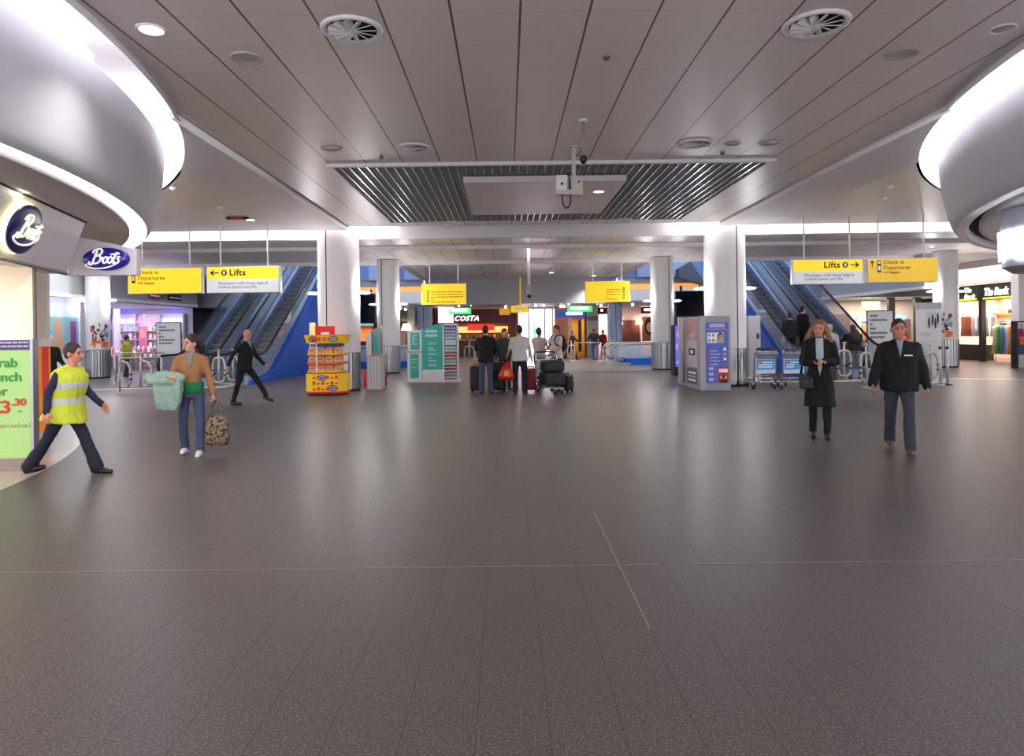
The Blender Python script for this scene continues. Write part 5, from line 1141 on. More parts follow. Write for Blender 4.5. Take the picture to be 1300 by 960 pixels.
def person(label, loc, yaw, h=1.75, skin=M_skin, top=None, legs=None, hair=None, pose=None, vox=.014, female=False, shoes=None, shirt=None, detail=False, group=None, seat=None, parts=True, toez=0):
    k = h/1.75; ps = dict(L=(8, 6), Rr=(-8, 8), aL=(5, 8, 12), aR=(-5, 8, 12), lean=0, head=(0, 0, 0), hipdrop=0, abd=2); ps.update(pose or {})
    t = thing('person', label, 'person', loc, yaw, group); V = lambda x, y, z: Vector((x, y, z))*k
    dn = V(0, 0, -1)
    sw = .165 if female else .185
    # legs
    hips = {}; J = {}
    for s, key in ((1, 'L'), (-1, 'Rr')):
        hp, kn = ps[key][:2]; fo = ps[key][2] if len(ps[key]) > 2 else 0
        hip = V(s*.085, 0, 0); d1 = rotx(Vector((s*math.sin(R(ps['abd'])), 0, -1)), hp); knee = hip+d1*.42*k
        d2 = rotx(Vector((s*.0, 0, -1)), hp-kn); ank = knee+d2*.40*k
        J[key] = [hip, knee, ank, rotx(Vector((0, -1, 0)), max(-60, min(35, fo)))]
    low = min(J[q_][2].z+(min(0, J[q_][3].z)*.16*k) for q_ in ('L', 'Rr')); zoff = .075*k-low
    for q_ in ('L', 'Rr'):
        for i in range(3): J[q_][i] = J[q_][i]+Vector((0, 0, zoff))
    pel = Vector((0, 0, zoff)); ln = ps['lean']
    def tor(y, z, x=0):     # torso point, z above hip, leaning forward
        v = rotx(Vector((x, y, z)), -ln) if 0 else Vector((x, y*math.cos(R(ln))-z*math.sin(R(ln)), z*math.cos(R(ln))+y*math.sin(R(ln)))); return pel+v*k
    def ring(y, z, rx, ry, n=16, p=2.4):
        out = []
        for i in range(n):
            a = 2*math.pi*i/n; c, s = math.cos(a), math.sin(a); e = 2/p
            out.append(tor(y+ry*math.copysign(abs(s)**e, s), z, rx*math.copysign(abs(c)**e, c)))
        return out
    neck = tor(.0, .56); hc = tor(-.015, .69)
    # arms
    A = {}
    for s, key in ((1, 'aL'), (-1, 'aR')):
        f, ab, el = ps[key][:3]; tw = ps[key][3] if len(ps[key]) > 3 else 0
        sh = tor(0, .49, s*sw); d1 = rotx(Vector((s*math.sin(R(ab)), 0, -math.cos(R(ab)))), f+0); elb = sh+d1*.285*k
        d2 = rotx(Vector((s*math.sin(R(ab-tw)), 0, -math.cos(R(ab-tw)))), f+el); 
        if tw: 
            d2 = rotx(Vector((0, 0, -1)), f+el); d2 = (d2+Vector((-s*math.tan(R(min(tw, 70))), 0, 0))).normalized()
        wr = elb+d2*.255*k; A[key] = (sh, elb, wr, d2, s)
    # ---- body
    b = B(); hr = Euler((R(ps['head'][1]), R(ps['head'][2]), R(ps['head'][0]))).to_matrix()
    hk = ps.get('hk', 1.06); H = lambda x, y, z: hc+hr @ (Vector((x, y, z))*k*hk)
    b.ell(hc+hr @ (V(0, .012, .025)*hk), (.078*k, .098*k, .102*k), M_dark, 18, 12, hr); b.ell(H(0, -.018, -.055), (.058*k, .07*k, .068*k), M_dark, 16, 10, hr)
    b.ell(H(0, -.045, -.085), (.032*k, .036*k, .03*k), M_dark, 12, 8)
    b.limb(H(0, -.085, .01), H(0, -.103, -.03), .009*k, .015*k); b.limb(H(-.04, -.07, .03), H(.04, -.07, .03), .014*k, .014*k)
    for s in (-1, 1): b.ell(H(s*.078, .012, -.012), (.012*k, .022*k, .032*k), M_dark, 10, 8); b.ell(H(s*.036, -.05, -.032), (.026*k, .026*k, .032*k), M_dark, 10, 8)
    b.limb(neck-Vector((0, 0, .05*k)), H(0, .015, -.05), .062*k if not female else .05*k, .055*k if not female else .045*k)
    b.loft([ring(0, -.04, .12, .085), ring(0, .12, .11, .08), ring(0, .30, .13, .09), ring(0, .42, .13, .085), ring(0, .48, .10, .06), ring(0, .55, .06, .045)], M_dark)
    for key in ('L', 'Rr'):
        hip, kn, an, ft = J[key]; b.limb(hip, kn, .07*k, .048*k); b.limb(kn, an, .046*k, .034*k); b.limb(an, an+ft*.09*k+Vector((0, 0, -.04*k)), .03*k, .02*k)
    hands = {}
    for key in ('aL', 'aR'):
        sh, el, wr, d, s = A[key]; b.limb(sh+Vector((0, 0, -.035*k)), el, .042*k, .038*k); b.limb(el, wr, .038*k, .027*k)
        # hand: palm, five fingers
        side = Vector((0, -1, 0)); side = (side-d*side.dot(d)); side = side.normalized() if side.length > .2 else Vector((1, 0, 0)); side = (side-d*side.dot(d)).normalized()
        nrm_ = d.cross(side)*(-s)
        if nrm_.dot(Vector((-s, 0, 0))) < 0: nrm_ = -nrm_
        cr = ps.get('curl', 25); pts = []
        for i, (o_, L_) in enumerate(((.032, .066), (.011, .075), (-.011, .07), (-.031, .055))):
            k0 = wr+d*.085*k+side*o_*k; b.limb(wr+d*.01*k+side*o_*.55*k, k0, .015*k, .0135*k)
            d_a = (d*math.cos(R(cr))+nrm_*math.sin(R(cr))); d_b = (d*math.cos(R(cr*2.2))+nrm_*math.sin(R(cr*2.2)))
            k1 = k0+d_a*L_*.5*k; k2 = k1+d_b*L_*.5*k; b.limb(k0, k1, .0105*k, .0098*k, n=8); b.limb(k1, k2, .0098*k, .0085*k, n=8)
        th = wr+d*.03*k+side*.03*k; t1 = th+(d*.5+side*.75+nrm_*.35).normalized()*.035*k; t2_ = t1+(d*.85+side*.3+nrm_*.4).normalized()*.032*k
        b.limb(wr+d*.02*k+side*.012*k, th, .016*k, .014*k); b.limb(th, t1, .0125*k, .0115*k, n=8); b.limb(t1, t2_, .011*k, .0095*k, n=8)
        hands[key] = wr+d*.1*k
    remesh(b, 'body', .007 if detail else vox, skin, t, 2)
    if parts:
        for s in (-1, 1): e = B(); e.ell(H(s*.031, -.083, .008), (.011*k, .006*k, .007*k), M_eyew, 8, 6); e.build('eye', t)
        for s in (-1, 1): e = B(); e.limb(H(s*.017, -.09, .031), H(s*.046, -.077, .029), .004*k, .003*k, (hair or {}).get('m', M_eyew), 6); e.build('eyebrow', t)
        e = B(); e.ell(H(0, -.09, -.06), (.022*k, .006*k, .006*k), M_lip, 10, 6); e.build('mouth', t)
    # ---- trousers
    lg = legs or {}; fl = lg.get('flare', 0); w0 = lg.get('w', 1)
    b = B()
    b.loft([ring(0, .13, .128*w0, .09), ring(0, .04, .152*w0, .106), ring(.0, -.06, .165*w0, .12), ring(0, -.10, .12, .09)], M_dark)
    for key in ('L', 'Rr'):
        hip, kn, an, ft = J[key]
        b.limb(hip+Vector((0, 0, -.01)), kn, .092*k*w0, .064*k*w0); b.limb(kn, an+(kn-an).normalized()*.0*k, .064*k*w0, (.054+fl)*k*w0)
    remesh(b, 'trousers', vox, lg.get('m', cloth('dark jeans', 52, 58, 76)), t, 3, fold=.009*k, seed=loc[0], floorclip=True)
    # ---- shoes
    for key in ('L', 'Rr'):
        hip, kn, an, ft = J[key]; up_ = Vector((0, ft.z*-1, ft.y*-1)) if 0 else Vector((0, -ft.z, ft.y)).normalized()*-1
        b = B(); base = an-up_*.045*k
        b.limb(base-ft*.035*k, base+ft*.10*k, .042*k, .043*k); b.limb(base+ft*.09*k-up_*.003*k, base+ft*.18*k-up_*.008*k, .044*k, .032*k); b.limb(an, base+ft*.04*k, .046*k, .044*k)
        so = remesh(b, 'shoe', .011, (shoes or {}).get('m', M_shoe), t, 2)
        zf = min((v.co.z for v in so.data.vertices))
        if zf < 0.001 and not toez:
            for v in so.data.vertices: v.co.z = max(v.co.z, .003)
        if shoes and shoes.get('sole'):
            b = B(); Mx = Matrix((Vector((1, 0, 0)), -ft, up_)).transposed().to_4x4(); Mx.translation = base-up_*.032*k; b.box((-.04*k, -.2*k, -.008), (.04*k, .06*k, .012), shoes['sole'], Mx); b.build('sole', t, bevel=.006)
    # ---- top garment
    tp = top or {}; hem = tp.get('hem', -.06); bw = tp.get('w', 1.0)*(.93 if female else 1); hw = tp.get('hemw', .19*(tp.get('w', 1)))
    m = tp.get('m', cloth('black jacket', 20, 20, 22)); sl = tp.get('sleeve', 1.0); sr = tp.get('sr', 1.0)
    b = B(); rg_ = [ring(0, hem, hw, hw*tp.get('hd', .75))]
    if hem < -.15: rg_.append(ring(0, -.05, .185*bw, .142*max(1, bw)))
    if hem < .0: rg_.append(ring(0, .03, .176*bw, .134*max(1, bw)))
    rg_ += [ring(0, .16, (.15 if female else .165)*bw, .12*bw), ring(-.005, .32, .175*bw, .128*bw), ring(0, .42, .172*bw, .118*bw), ring(0, .48, .13*bw, .092*bw), ring(0, .525, .085, .068)]
    b.loft(rg_, M_dark)
    if tp.get('bust', female and not shirt): b.ell(tor(-.085, .36, .07), .06*k, M_dark, 12, 8); b.ell(tor(-.085, .36, -.07), .06*k, M_dark, 12, 8)
    for key in ('aL', 'aR'):
        sh, el, wr, d, s = A[key]
        b.limb(tor(.004, .50, s*.07), sh+Vector((0, 0, -.022*sr*k)), .052*k, .058*k*sr**.6)
        if sl >= 1: b.limb(sh+Vector((0, 0, -.022*sr*k)), el, .058*k*sr**.6, .052*k*sr); b.limb(el, wr, .052*k*sr, .041*k*sr)
        elif sl > 0: b.limb(sh+Vector((0, 0, -.02*k)), sh.lerp(el, sl), .058*k*sr, .055*k*sr)
    if tp.get('hood'): b.ell(tor(.09, .50), (.10*k, .07*k, .08*k), M_dark)
    if tp.get('collar', True): b.loft([ring(-.005, .52, .082, .07), ring(0, .565, .07, .066)], M_dark)
    remesh(b, tp.get('name', 'jacket'), vox, m, t, 3, tp.get('label'), fold=.011*k, seed=loc[0]*3)
    if shirt:
        b = B(); sw_ = shirt.get('w', .05); z0 = shirt.get('z0', .18)
        pts = [(0, z0), (sw_, .44), (sw_*1.1, .56), (-sw_*1.1, .56), (-sw_, .44)]
        dp = lambda z: -.132*(1 if z < .45 else 1-(z-.45)*3.8) - (.012 if shirt.get('wide') else .004)
        if shirt.get('wide'): pts = [(-.03, z0), (.03, z0), (sw_, .44), (sw_*1.1, .56), (-sw_*1.1, .56), (-sw_, .44)]
        rws = []
        for i in range(9):
            z = z0+(.56-z0)*i/8; wd = sw_*(min(1, .25+1.5*(z-z0)/(.56-z0)) if shirt.get('wide') else (z-z0)/(.56-z0)*1.15+.02)
            y_ = -(.128*bw+.012) if z < .40 else -(.128*bw+.012)+(z-.40)*.36
            rws.append([tor(y_+.012, z, -wd), tor(y_, z, -wd*.4), tor(y_, z, wd*.4), tor(y_+.012, z, wd), tor(y_+.05, z, wd), tor(y_+.05, z, -wd)])
        b.loft(rws, shirt['m'], True); b.build('shirt', t)
    if tp.get('logo'): b = B(); q_ = tor(-.128*bw-.008, .36, .09); b.box(q_+Vector((-.045, -.008, -.006)), q_+Vector((.045, .01, .008)), M_sgw); b.build('chest_logo', t)
    if tp.get('zip'): b = B(); b.limb(tor(-.127, -.02), tor(-.132, .3), .004, .004, M_steelp, 6); b.build('zip', t)
    # ---- hair
    if hair and hair.get('style') != 'bald':
        b = B(); st = hair.get('style', 'short')
        b.ell(H(0, .022, .042), (.087*k, .101*k, .099*k), M_dark, 18, 12, hr); b.ell(H(0, .05, .0), (.078*k, .064*k, .085*k), M_dark, 16, 10, hr)
        if st == 'long':
            for s in (-1, 1):
                b.limb(H(s*.06, .03, .06), H(s*.098, .02, -.03), .038*k, .042*k); b.limb(H(s*.098, .02, -.03), H(s*.135, .0, -.12), .042*k, .042*k); b.limb(H(s*.135, .0, -.12), H(s*(.20 if s > 0 else .18), -.01, -.23), .04*k, .018*k)
            b.limb(H(0, .07, 0), H(0, .09, -.16), .075*k, .07*k); b.limb(H(-.03, -.045, .098), H(.045, -.05, .085), .026*k, .026*k)
        if st == 'ponytail':
            b.limb(H(0, .09, .03), H(-.01, .15, -.02), .04*k, .06*k); b.limb(H(-.01, .15, -.02), H(-.03, .19, -.11), .062*k, .045*k)
        remesh(b, 'hair', .012 if not detail else .009, hair['m'], t, 2, fold=.005, seed=3)
    if hair and hair.get('cap'):
        b = B(); b.lathe([(.088*k, .045*k), (.082*k, .09*k), (.05*k, .125*k), (0, .135*k)], hair['cap'], 20, hc); b.box(hc+V(-.06, -.16, .05), hc+V(.06, -.07, .062), hair['cap']); b.build('cap', t, bevel=.004)
    if hair and hair.get('beard'):
        b = B(); b.ell(H(0, -.045, -.082), (.052*k, .052*k, .042*k), M_dark, 14, 8); remesh(b, 'beard', .012, hair['beard'], t, 2)
    bpy.context.view_layer.update(); mw = Matrix.Translation(Vector(loc)) @ Matrix.Rotation(R(yaw), 4, 'Z')
    return t, {k_: mw @ v for k_, v in hands.items()}, (lambda y, z, x=0: mw @ tor(y, z, x)), {kk: [mw @ p for p in A[kk][:3]] for kk in A}

M_hb = C('hair dark brown', 44, 30, 26, .6); M_hbl = C('hair red blonde', 140, 98, 62, .6, noise=.25, nscale=40); M_hg = C('hair grey', 150, 146, 140, .7); M_hbr = C('hair brown', 84, 54, 38, .6)
M_jean = cloth('blue jeans', 62, 72, 100); M_jeand = cloth('navy jeans', 54, 58, 72); M_blk = cloth('black cloth', 13, 13, 15); M_nv = cloth('navy cloth', 26, 28, 44)
# high visibility vest material: yellow with two silver bands (they are sewn on, so set by height on the vest)
def vest_mat():
    m = bpy.data.materials.new('high visibility fabric'); m.use_nodes = True; nt = m.node_tree; b = nt.nodes['Principled BSDF']; b.inputs['Roughness'].default_value = .7
    tc = nt.nodes.new('ShaderNodeTexCoord'); sp = nt.nodes.new('ShaderNodeSeparateXYZ'); nt.links.new(tc.outputs['Object'], sp.inputs[0])
    r = nt.nodes.new('ShaderNodeValToRGB'); r.color_ramp.interpolation = 'CONSTANT'; e = r.color_ramp.elements; Y_ = (*srgb(196, 206, 52), 1); S_ = (*srgb(186, 190, 190), 1)
    e[0].position = 0; e[0].color = Y_; e[1].position = .99; e[1].color = Y_
    for p_, c_ in ((.475, S_), (.515, Y_), (.575, S_), (.615, Y_)): n_ = e.new(p_); n_.color = c_
    dv_ = nt.nodes.new('ShaderNodeMath'); dv_.operation = 'DIVIDE'; dv_.inputs[1].default_value = 1.75; nt.links.new(sp.outputs['Z'], dv_.inputs[0]); nt.links.new(dv_.outputs[0], r.inputs[0]); nt.links.new(r.outputs[0], b.inputs['Base Color'])
    b.inputs['Emission Color'].default_value = (*srgb(206, 222, 40), 1); return m
M_vest = vest_mat()

# 1 vest man striding to the right
g = G(84, 600)
t, hd, tor1, ar = person('person in yellow high visibility vest and dark trousers striding past the green panel', (-5.12, 8.02, 0), 90, 1.62, M_skin2, dict(m=M_vest, name='vest', sleeve=0, hem=-.16, hemw=.27, hd=.92, w=1.42, sr=1.15, collar=False), dict(m=M_nv, w=1.08, flare=.02), dict(m=M_hb), dict(L=(24, 2, -4), Rr=(-24, 12, 14), aL=(8, 12, 32), aR=(-22, 16, 25), lean=8, head=(0, 4, 0)), .014, detail=True)
b = B()
k = 1.62/1.75
for key, s in (('aL', 1), ('aR', -1)):
    inv = (Matrix.Translation(Vector((-5.12, 8.02, 0))) @ Matrix.Rotation(R(90), 4, 'Z')).inverted(); p = [inv @ q_ for q_ in ar[key]]
    b = B(); b.limb(p[0].lerp(p[1], .22), p[1], .054*k, .05*k); b.limb(p[1], p[2], .05*k, .042*k); remesh(b, 'sweater_sleeve', .014, cloth('navy sweater', 28, 30, 62), t, 3, fold=.008)
# 2 woman in tan jacket
M_tan = cloth('tan suede', 152, 106, 66); M_green = cloth('green top', 20, 110, 66)
YW = 9.35; xw = P(244, 560, YW).x
t, hd2, tor2, ar2 = person('woman in tan jacket and jeans walking with a green coat and a patterned bag', (xw, YW, 0), 14, 1.66, M_skin, dict(m=M_tan, hem=.06, hemw=.155, w=.95, label='tan suede jacket'), dict(m=M_jean, flare=.008, w=.95), dict(m=M_hb, style='ponytail'), dict(L=(10, 2, 0), Rr=(-4, 10, 4), aL=(4, 14, 10), aR=(14, 16, 72, 12), head=(-44, 0, 3), lean=0, curl=55, abd=5), .012, True, dict(m=C('white trainer', 226, 224, 226, .5)), dict(m=C('grey scarf', 120, 126, 124, .8), w=.055, z0=.33), True)
b = B(); k = 1.66/1.75; zb = .97*k
b.loft([[Vector((.165*math.cos(a)*k, .122*math.sin(a)*k, z)) for a in [2*math.pi*i/20 for i in range(20)]] for z in (zb-.10, zb-.04, zb+.02, zb+.06)], M_green); b.build('green_top_hem', t, label='green top showing under the jacket')
b = B(); b.lathe([(.033, -.012), (.035, 0), (.033, .012)], M_pr, 14, Matrix.Rotation(R(-14), 4, 'Z') @ (ar2['aL'][2]-Vector((xw, YW, 0)))); b.build('bracelet', t, label='red bracelet')
# coat folded over her arm
M_mint = cloth('mint green fabric', 138, 164, 150)
e_, w_ = ar2['aR'][1], ar2['aR'][2]; mid = e_.lerp(w_, .6)
tc_ = thing('folded_coat', 'mint green coat folded over the walking woman\'s arm', 'coat', tuple(mid))
b = B(); b.limb((-.30, -.03, .0), (-.05, -.06, .015), .06, .095); b.limb((-.05, -.06, .015), (.13, -.03, .0), .095, .07); b.limb((-.22, -.1, -.04), (.05, -.12, -.03), .05, .06)
b.loft([[(-.17, -.14, .02), (.16, -.12, .0), (.16, .02, .0), (-.17, .03, .02)], [(-.17, -.15, -.15), (.17, -.14, -.15), (.17, -.02, -.15), (-.17, -.01, -.15)], [(-.16, -.14, -.30), (.15, -.13, -.31), (.15, -.03, -.31), (-.16, -.03, -.30)], [(-.15, -.12, -.40), (.10, -.12, -.42), (.10, -.04, -.42), (-.15, -.04, -.39)]], M_dark)
remesh(b, 'coat_fabric', .012, M_mint, tc_, 3, fold=.014)
# patterned bag in her left hand
M_pat = lined('leopard print cloth', srgb(132, 112, 84), .7, [], noise=.2, nscale=8, speck=(26, srgb(40, 34, 30), .48, .56))
hb = hd2['aL']; tb = thing('tote_bag', 'brown and cream patterned tote bag hanging from the woman\'s hand', 'bag', (hb.x+.03, hb.y, 0), 10)
zt = hb.z; b = B(); n = 20
def brg(z, a, d): return [(a*math.copysign(abs(math.cos(2*math.pi*i/n))**.7, math.cos(2*math.pi*i/n)), d*math.copysign(abs(math.sin(2*math.pi*i/n))**.8, math.sin(2*math.pi*i/n)), z) for i in range(n)]
b.loft([brg(zt-.60, .13, .06), brg(zt-.56, .16, .08), brg(zt-.42, .165, .09), brg(zt-.28, .13, .06), brg(zt-.2, .10, .03)], M_pat); b.build('bag_body', tb)
for s in (-1, 1): b = B(); b.tube([(-.08, s*.02, zt-.22), (-.05, s*.03, zt-.08), (-.01, s*.02, zt+.0), (.02, s*.02, zt), (.055, s*.03, zt-.08), (.09, s*.02, zt-.22)], .009, M_pat, 8); b.build('strap', tb)
# 3 man in dark jacket before the left escalators
Y0 = 15.9; x0_ = P(308, 500, Y0).x
person('bearded man in dark clothes striding right in front of the left escalators', (x0_+.05, Y0, 0), 78, 1.80, M_skin2, dict(m=M_blk, hem=-.1, w=1.05), dict(m=M_blk), dict(style='bald', m=M_hg, beard=M_hg), dict(L=(38, 6, -18), Rr=(-14, 4, 4), aL=(20, 10, 20), aR=(-38, 14, 20), lean=6, head=(-20, 8, 0)), .016, shirt=dict(m=C('grey blue scarf', 130, 146, 158, .8), w=.05, z0=.42))
# 4 man on the right in black jacket
YM = 8.95; xm = P(1142, 520, YM).x
person('man in black zip jacket and jeans walking towards the camera at the right', (xm, YM, 0), -24, 1.75, M_skin2, dict(m=M_blk, hem=-.10, hemw=.22, w=1.28, sr=1.42, logo=True, label='boxy black jacket'), dict(m=M_jeand, w=1.06, flare=.012), dict(m=M_hb), dict(L=(14, 2, 0), Rr=(-12, 14, 6), aL=(-6, 13, 14), aR=(10, 14, 16), head=(0, 0, 0), curl=45, abd=1.5, hk=1.14), .013, False, dict(m=C('brown shoe', 112, 70, 44, .45)), dict(m=C('pale blue shirt', 140, 144, 164, .8), w=.036, z0=.33), True)
# 5 blonde woman in black coat
YB = 10.05; xb = P(1041, 520, YB).x
tB, hB, torB, arB = person('blonde woman in long black coat holding her hands together', (xb, YB, 0), -22, 1.75, M_skin, dict(m=M_blk, hem=-.43, hemw=.215, w=1.06, sr=1.22, name='coat', label='knee length black coat'), dict(m=M_blk, w=.95), dict(m=M_hbl, style='long'), dict(L=(4, 2, 0), Rr=(-5, 6, 0), aL=(6, 10, 88, 38), aR=(6, 10, 82, 36), head=(-8, 4, 4), curl=40, abd=1), .013, True, None, dict(m=C('pale aqua shirt', 176, 192, 200, .8), w=.05, z0=.02, wide=True), True)
inv = (Matrix.Translation(Vector((xb, YB, 0))) @ Matrix.Rotation(R(-6), 4, 'Z')).inverted()
tb = thing('shoulder_bag', 'black shoulder bag against the blonde woman\'s hip', 'bag', tuple(torB(-.02, -.06, -.21)), -22)
b = B(); b.loft([[(-.06, -.13, -.11), (.13, -.18, -.11), (.13, -.11, -.11), (-.06, .04, -.11)], [(-.07, -.13, .06), (.12, -.18, .06), (.12, -.11, .06), (-.07, .04, .06)]], C('black leather', 12, 12, 13, .45), False); b.box((.02, -.178, -.02), (.05, -.15, .0), M_steelp); b.build('bag_body', tb, bevel=.02)
b = B(); b.tube([(-.03, -.1, .08), (-.02, -.08, .3), (.03, -.06, .55), (.05, .03, .62), (.03, .12, .5), (-.05, .1, .08)], .010, C('black leather', 20, 20, 22, .3), 8); b.build('strap', tb)
# 6 crowd in the centre, at about y=18
def at(px, Y): return (P(px, 480, Y).x, Y, 0)
person('person seen from behind in black top and grey blue jeans, leftmost of the central crowd', at(617, 17.9), 172, 1.80, M_skin, dict(m=M_blk, hem=-.10, w=1.12, sr=1.15, hood=True), dict(m=M_jean, w=1.08, flare=.012), dict(m=M_hb), dict(L=(2, 2), Rr=(0, 2), aL=(20, 14, 60, 20), aR=(15, 14, 50, 20), abd=4), .016, parts=False)
person('person seen from behind in light grey top and black jeans, middle of the central crowd', at(660, 17.9), 184, 1.79, M_skin, dict(m=cloth('light grey top', 196, 192, 190), hem=-.08, w=1.15, sleeve=.9, name='top'), dict(m=M_nv, w=1.12, flare=.012), dict(m=M_hb), dict(L=(3, 2), Rr=(0, 2), aL=(12, 12, 40), aR=(6, 14, 20), abd=4), .016, parts=False)
person('person with pale top between the luggage trolley and the grey shirted one', at(685, 19.6), 150, 1.74, M_skin, dict(m=cloth('pinkish top', 206, 186, 184), hem=-.05, name='top', sleeve=.4), dict(m=M_jeand), dict(m=M_hb), dict(aL=(30, 10, 60, 20), aR=(20, 10, 50)), .016, parts=False)
t, _, tr_, _2 = person('person in white t-shirt with black backpack, right edge of the central crowd', at(707, 18.8), -60, 1.80, M_skin, dict(m=cloth('white t-shirt', 206, 204, 200), hem=-.06, sleeve=.6, name='t_shirt'), dict(m=M_jeand), dict(m=C('auburn hair', 96, 44, 34, .6)), dict(aL=(10, 10, 50, 10), aR=(14, 12, 60, 20), head=(0, 4, 0)), .016, parts=False)
person('person in dark sweater at the back of the central crowd', at(641, 19.2), 20, 1.72, M_skin, dict(m=cloth('charcoal knit', 60, 60, 62), hem=-.06), dict(m=M_jeand), dict(m=M_hbr), dict(aL=(20, 10, 40)), .016, parts=False)
p = tr_(.17, .32); tb = thing('backpack', 'black backpack worn by the person in the white t-shirt', 'bag', tuple(p), -60)
b = B(); b.ell((0, .02, 0), (.15, .09, .23), M_dark, 16, 12); b.ell((0, .09, -.07), (.11, .05, .12), M_dark, 14, 8); remesh(b, 'pack', .014, cloth('maroon black nylon', 44, 26, 30), tb)
for s in (-1, 1): b = B(); b.tube([(s*.1, -.03, -.16), (s*.2, -.15, -.1), (s*.17, -.31, .0), (s*.13, -.34, .1), (s*.11, -.25, .22), (s*.1, -.12, .25), (s*.09, -.02, .18)], .018, M_blk, 8); b.build('strap', tb)
# luggage
def suitcase(loc, rz, label, m, W=.44, D=.28, H=.72, handle=True):
    t = thing('suitcase', label, 'suitcase', loc, rz)
    b = B(); b.box((-W/2, -D/2, .06), (W/2, D/2, H), m); b.build('shell', t, bevel=.05)
    b = B(); b.box((-W/2+.05, -D/2-.02, .14), (W/2-.05, -D/2+.01, H*.62), m); b.build('front_pocket', t, bevel=.015)
    b = B(); b.tube([(-.08, 0, H-.005), (-.08, 0, H+.04), (.08, 0, H+.04), (.08, 0, H-.005)], .013, M_black); b.build('grip', t)
    for s in (-1, 1):
        for d_ in (-1, 1): b = B(); b.cyl((s*W*.38-.015, d_*D*.3, .035), (s*W*.38+.015, d_*D*.3, .035), .035, M_rubber, n=12); b.box((s*W*.38-.012, d_*D*.3-.015, .035), (s*W*.38+.012, d_*D*.3+.015, .08), M_black); b.build('wheel', t)
    return t
M_bag = cloth('black nylon', 22, 22, 25, .6)
x, y, _ = at(632, 18.35); suitcase((x, y, 0), 10, 'tall black suitcase standing right of the leftmost crowd member', M_bag, .42, .3, .8)
x, y, _ = at(606, 18.3); suitcase((x, y, 0), -8, 'black suitcase standing left of the leftmost crowd member', M_bag, .36, .28, .7)
tt = trolley((at(694, 18.25)[0], 18.25, 0), 196, 'luggage trolley loaded with big black bags beside the crowd', ad=False)
for (dx, dy, dz, rz_, sz_, l, m_) in ((.04, .42, .2, 24, (.36, .62, .36), 'big black holdall at the bottom of the crowd\'s trolley', M_bag), (.04, .45, .56, 18, (.36, .56, .3), 'black holdall on top of the crowd\'s trolley load', cloth('charcoal nylon', 34, 34, 38, .6))):
    m4 = Matrix.Rotation(R(196), 4, 'Z'); o_ = m4 @ Vector((0, dy, 0)); t = thing('holdall', l, 'bag', (at(694, 18.25)[0]+o_.x, 18.25+o_.y, dz), rz_-8)
    b = B(); b.box((-sz_[0]*.75, -sz_[1]/2, 0), (sz_[0]*.75, sz_[1]/2, sz_[2]-.01), m_); b.build('bag_body', t, bevel=.07)
    b = B(); b.tube([(-.1, -.12, sz_[2]-.02), (-.06, -.1, sz_[2]+.03), (.06, -.1, sz_[2]+.03), (.1, -.12, sz_[2]-.02)], .012, M_black); b.build('handle', t)
x, y, _ = at(720, 18.0); suitcase((x, y, 0), 60, 'small dark trolley bag at the right end of the crowd', M_bag, .34, .24, .45)
x, y, _ = at(674, 18.3); suitcase((x, y, 0), 0, 'black and red suitcase between the trolley and the grey shirted person', cloth('dark red nylon', 150, 30, 36, .6), .3, .24, .62)
x, y, _ = at(643, 17.8); t = thing('carrier_bag', 'red plastic carrier bag held beside the black jeans', 'bag', (x, y, 0), 0)
b = B(); b.loft([[(-.19, -.07, .36), (.19, -.07, .34), (.19, .07, .34), (-.19, .07, .36)], [(-.21, -.1, .48), (.2, -.1, .46), (.2, .1, .46), (-.21, .1, .48)], [(-.1, -.06, .72), (.12, -.06, .7), (.12, .06, .7), (-.1, .06, .72)], [(.02, -.02, .84), (.08, -.02, .84), (.08, .02, .84), (.02, .02, .84)]], C('carrier red', 190, 36, 24, .35), True); b.build('bag_body', t)
b = B(); b.box((-.06, -.105, .46), (.06, -.09, .6), C('carrier gold print', 220, 150, 50, .4)); b.build('print', t)
# 7 distant people
person('person in dark clothes walking in front of the blue fascia shop', at(726, 38.2), 60, 1.70, M_skin, dict(m=M_blk, hem=-.1), dict(m=M_blk), dict(m=M_hbr), dict(L=(25, 10), Rr=(-20, 20), lean=8, aL=(30, 10, 50)), .02, parts=False)
person('man in black top and blue jeans standing behind the far chrome barrier', at(755, 37.9), 160, 1.80, M_skin, dict(m=M_blk, hem=-.05, w=1.1), dict(m=cloth('bright jeans', 74, 98, 140), w=1.1), dict(m=M_hbr), dict(aL=(10, 25, 60), aR=(5, 20, 40)), .02, parts=False)
person('person in red top far away near the gift shop', at(766, 41), 0, 1.65, M_skin, dict(m=cloth('red top', 170, 40, 40), hem=-.05), dict(m=M_blk), dict(m=M_hb), {}, .02, parts=False)
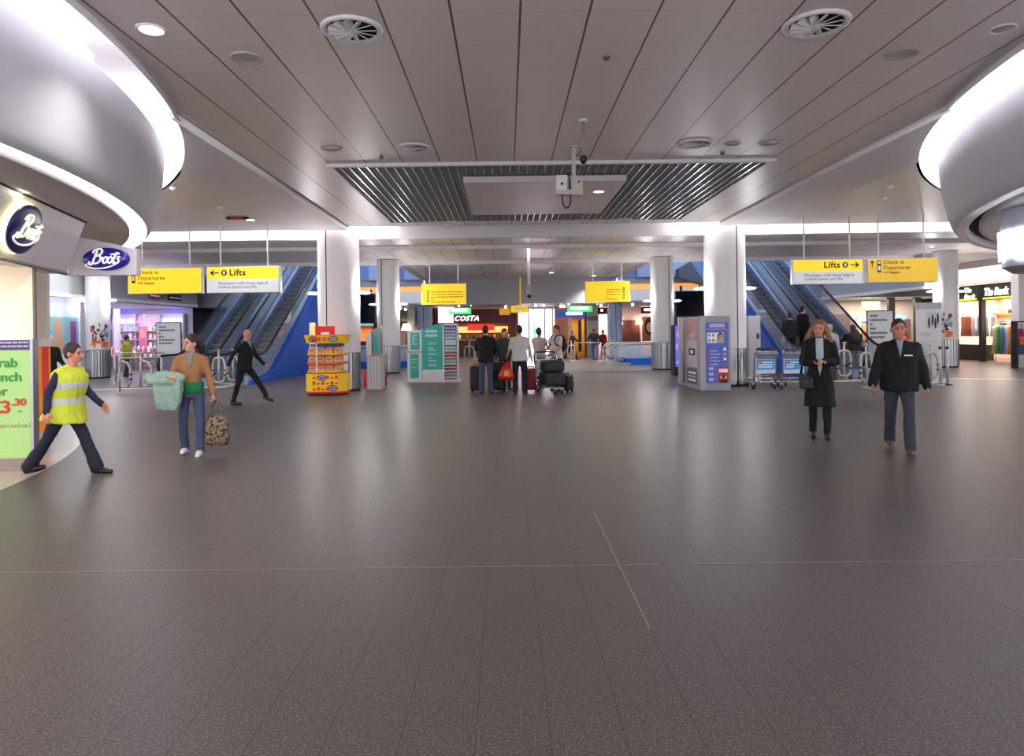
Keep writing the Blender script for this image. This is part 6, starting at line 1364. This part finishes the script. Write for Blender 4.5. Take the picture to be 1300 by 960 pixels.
# escalator riders (feet on steps)
def rider(px, Y, yaw, label, **kw):
    x = P(px, 420, Y).x; i = int((Y-YE+.05)/.36); y0_ = -.05+i*.36; z = .05+math.tan(R(30))*y0_
    return person(label, (x, YE+y0_+.2, z), yaw, **kw)
rider(1003, 24.75, 175, 'lower man in dark suit riding up the right escalator', h=1.76, top=dict(m=cloth('charcoal suit', 34, 36, 36), hem=-.12), legs=dict(m=M_blk), hair=dict(m=M_hbr), vox=.018, parts=False)
rider(1019, 25.15, 120, 'upper man in black suit with white collar riding up the right escalator', h=1.78, top=dict(m=M_blk, hem=-.12), legs=dict(m=M_blk), hair=dict(m=M_hb), shirt=dict(m=C('white collar', 220, 220, 220, .7), w=.05, z0=.4), vox=.018, parts=False)
# person bending with a backpack near the right escalators
xx, yy_, _ = at(1086, 21.3)
t, _, tr_, _2 = person('person in black jacket and grey jeans bending over near the right escalators', (xx, yy_, 0), 165, 1.78, M_skin, dict(m=M_blk, hem=-.06, w=1.15, sr=1.15), dict(m=cloth('grey jeans', 112, 114, 120), w=1.1), dict(m=M_hb), dict(lean=24, aL=(50, 12, 40), aR=(50, 12, 40), abd=4), .016, parts=False)
p = tr_(.18, .34); tb = thing('backpack', 'black backpack on the bending person near the right escalators', 'bag', tuple(p), 165)
b = B(); b.ell((0, .02, 0), (.16, .10, .24), M_dark, 16, 12); remesh(b, 'pack', .016, M_bag, tb)
for s in (-1, 1): b = B(); b.tube([(s*.1, -.03, -.16), (s*.13, -.16, -.08), (s*.12, -.26, .05), (s*.09, -.06, .2)], .018, M_bag, 8); b.build('strap', tb)
person('grey haired person in light grey top half hidden behind the blonde woman', at(1054, 20.8), 170, 1.74, M_skin, dict(m=cloth('light grey jersey', 150, 152, 158), hem=-.06), dict(m=M_jeand), dict(m=M_hg), {}, .018, parts=False)
# staff and shoppers at far left
person('person in dark clothes and white cap standing behind the vest wearer', at(62, 15.5), 60, 1.70, M_skind, dict(m=M_blk, hem=-.06), dict(m=M_blk), dict(m=M_hb, cap=C('white cap', 226, 228, 236, .6)), dict(aL=(10, 10, 30)), .016, parts=False)
person('shop worker in olive yellow top among the display tables', (P(161, 440, 27.5).x, 27.5, 0), 150, 1.68, M_skin, dict(m=cloth('olive yellow top', 160, 156, 40), hem=-.06), dict(m=M_jeand), dict(m=M_hb), dict(aL=(20, 10, 40)), .02, parts=False)
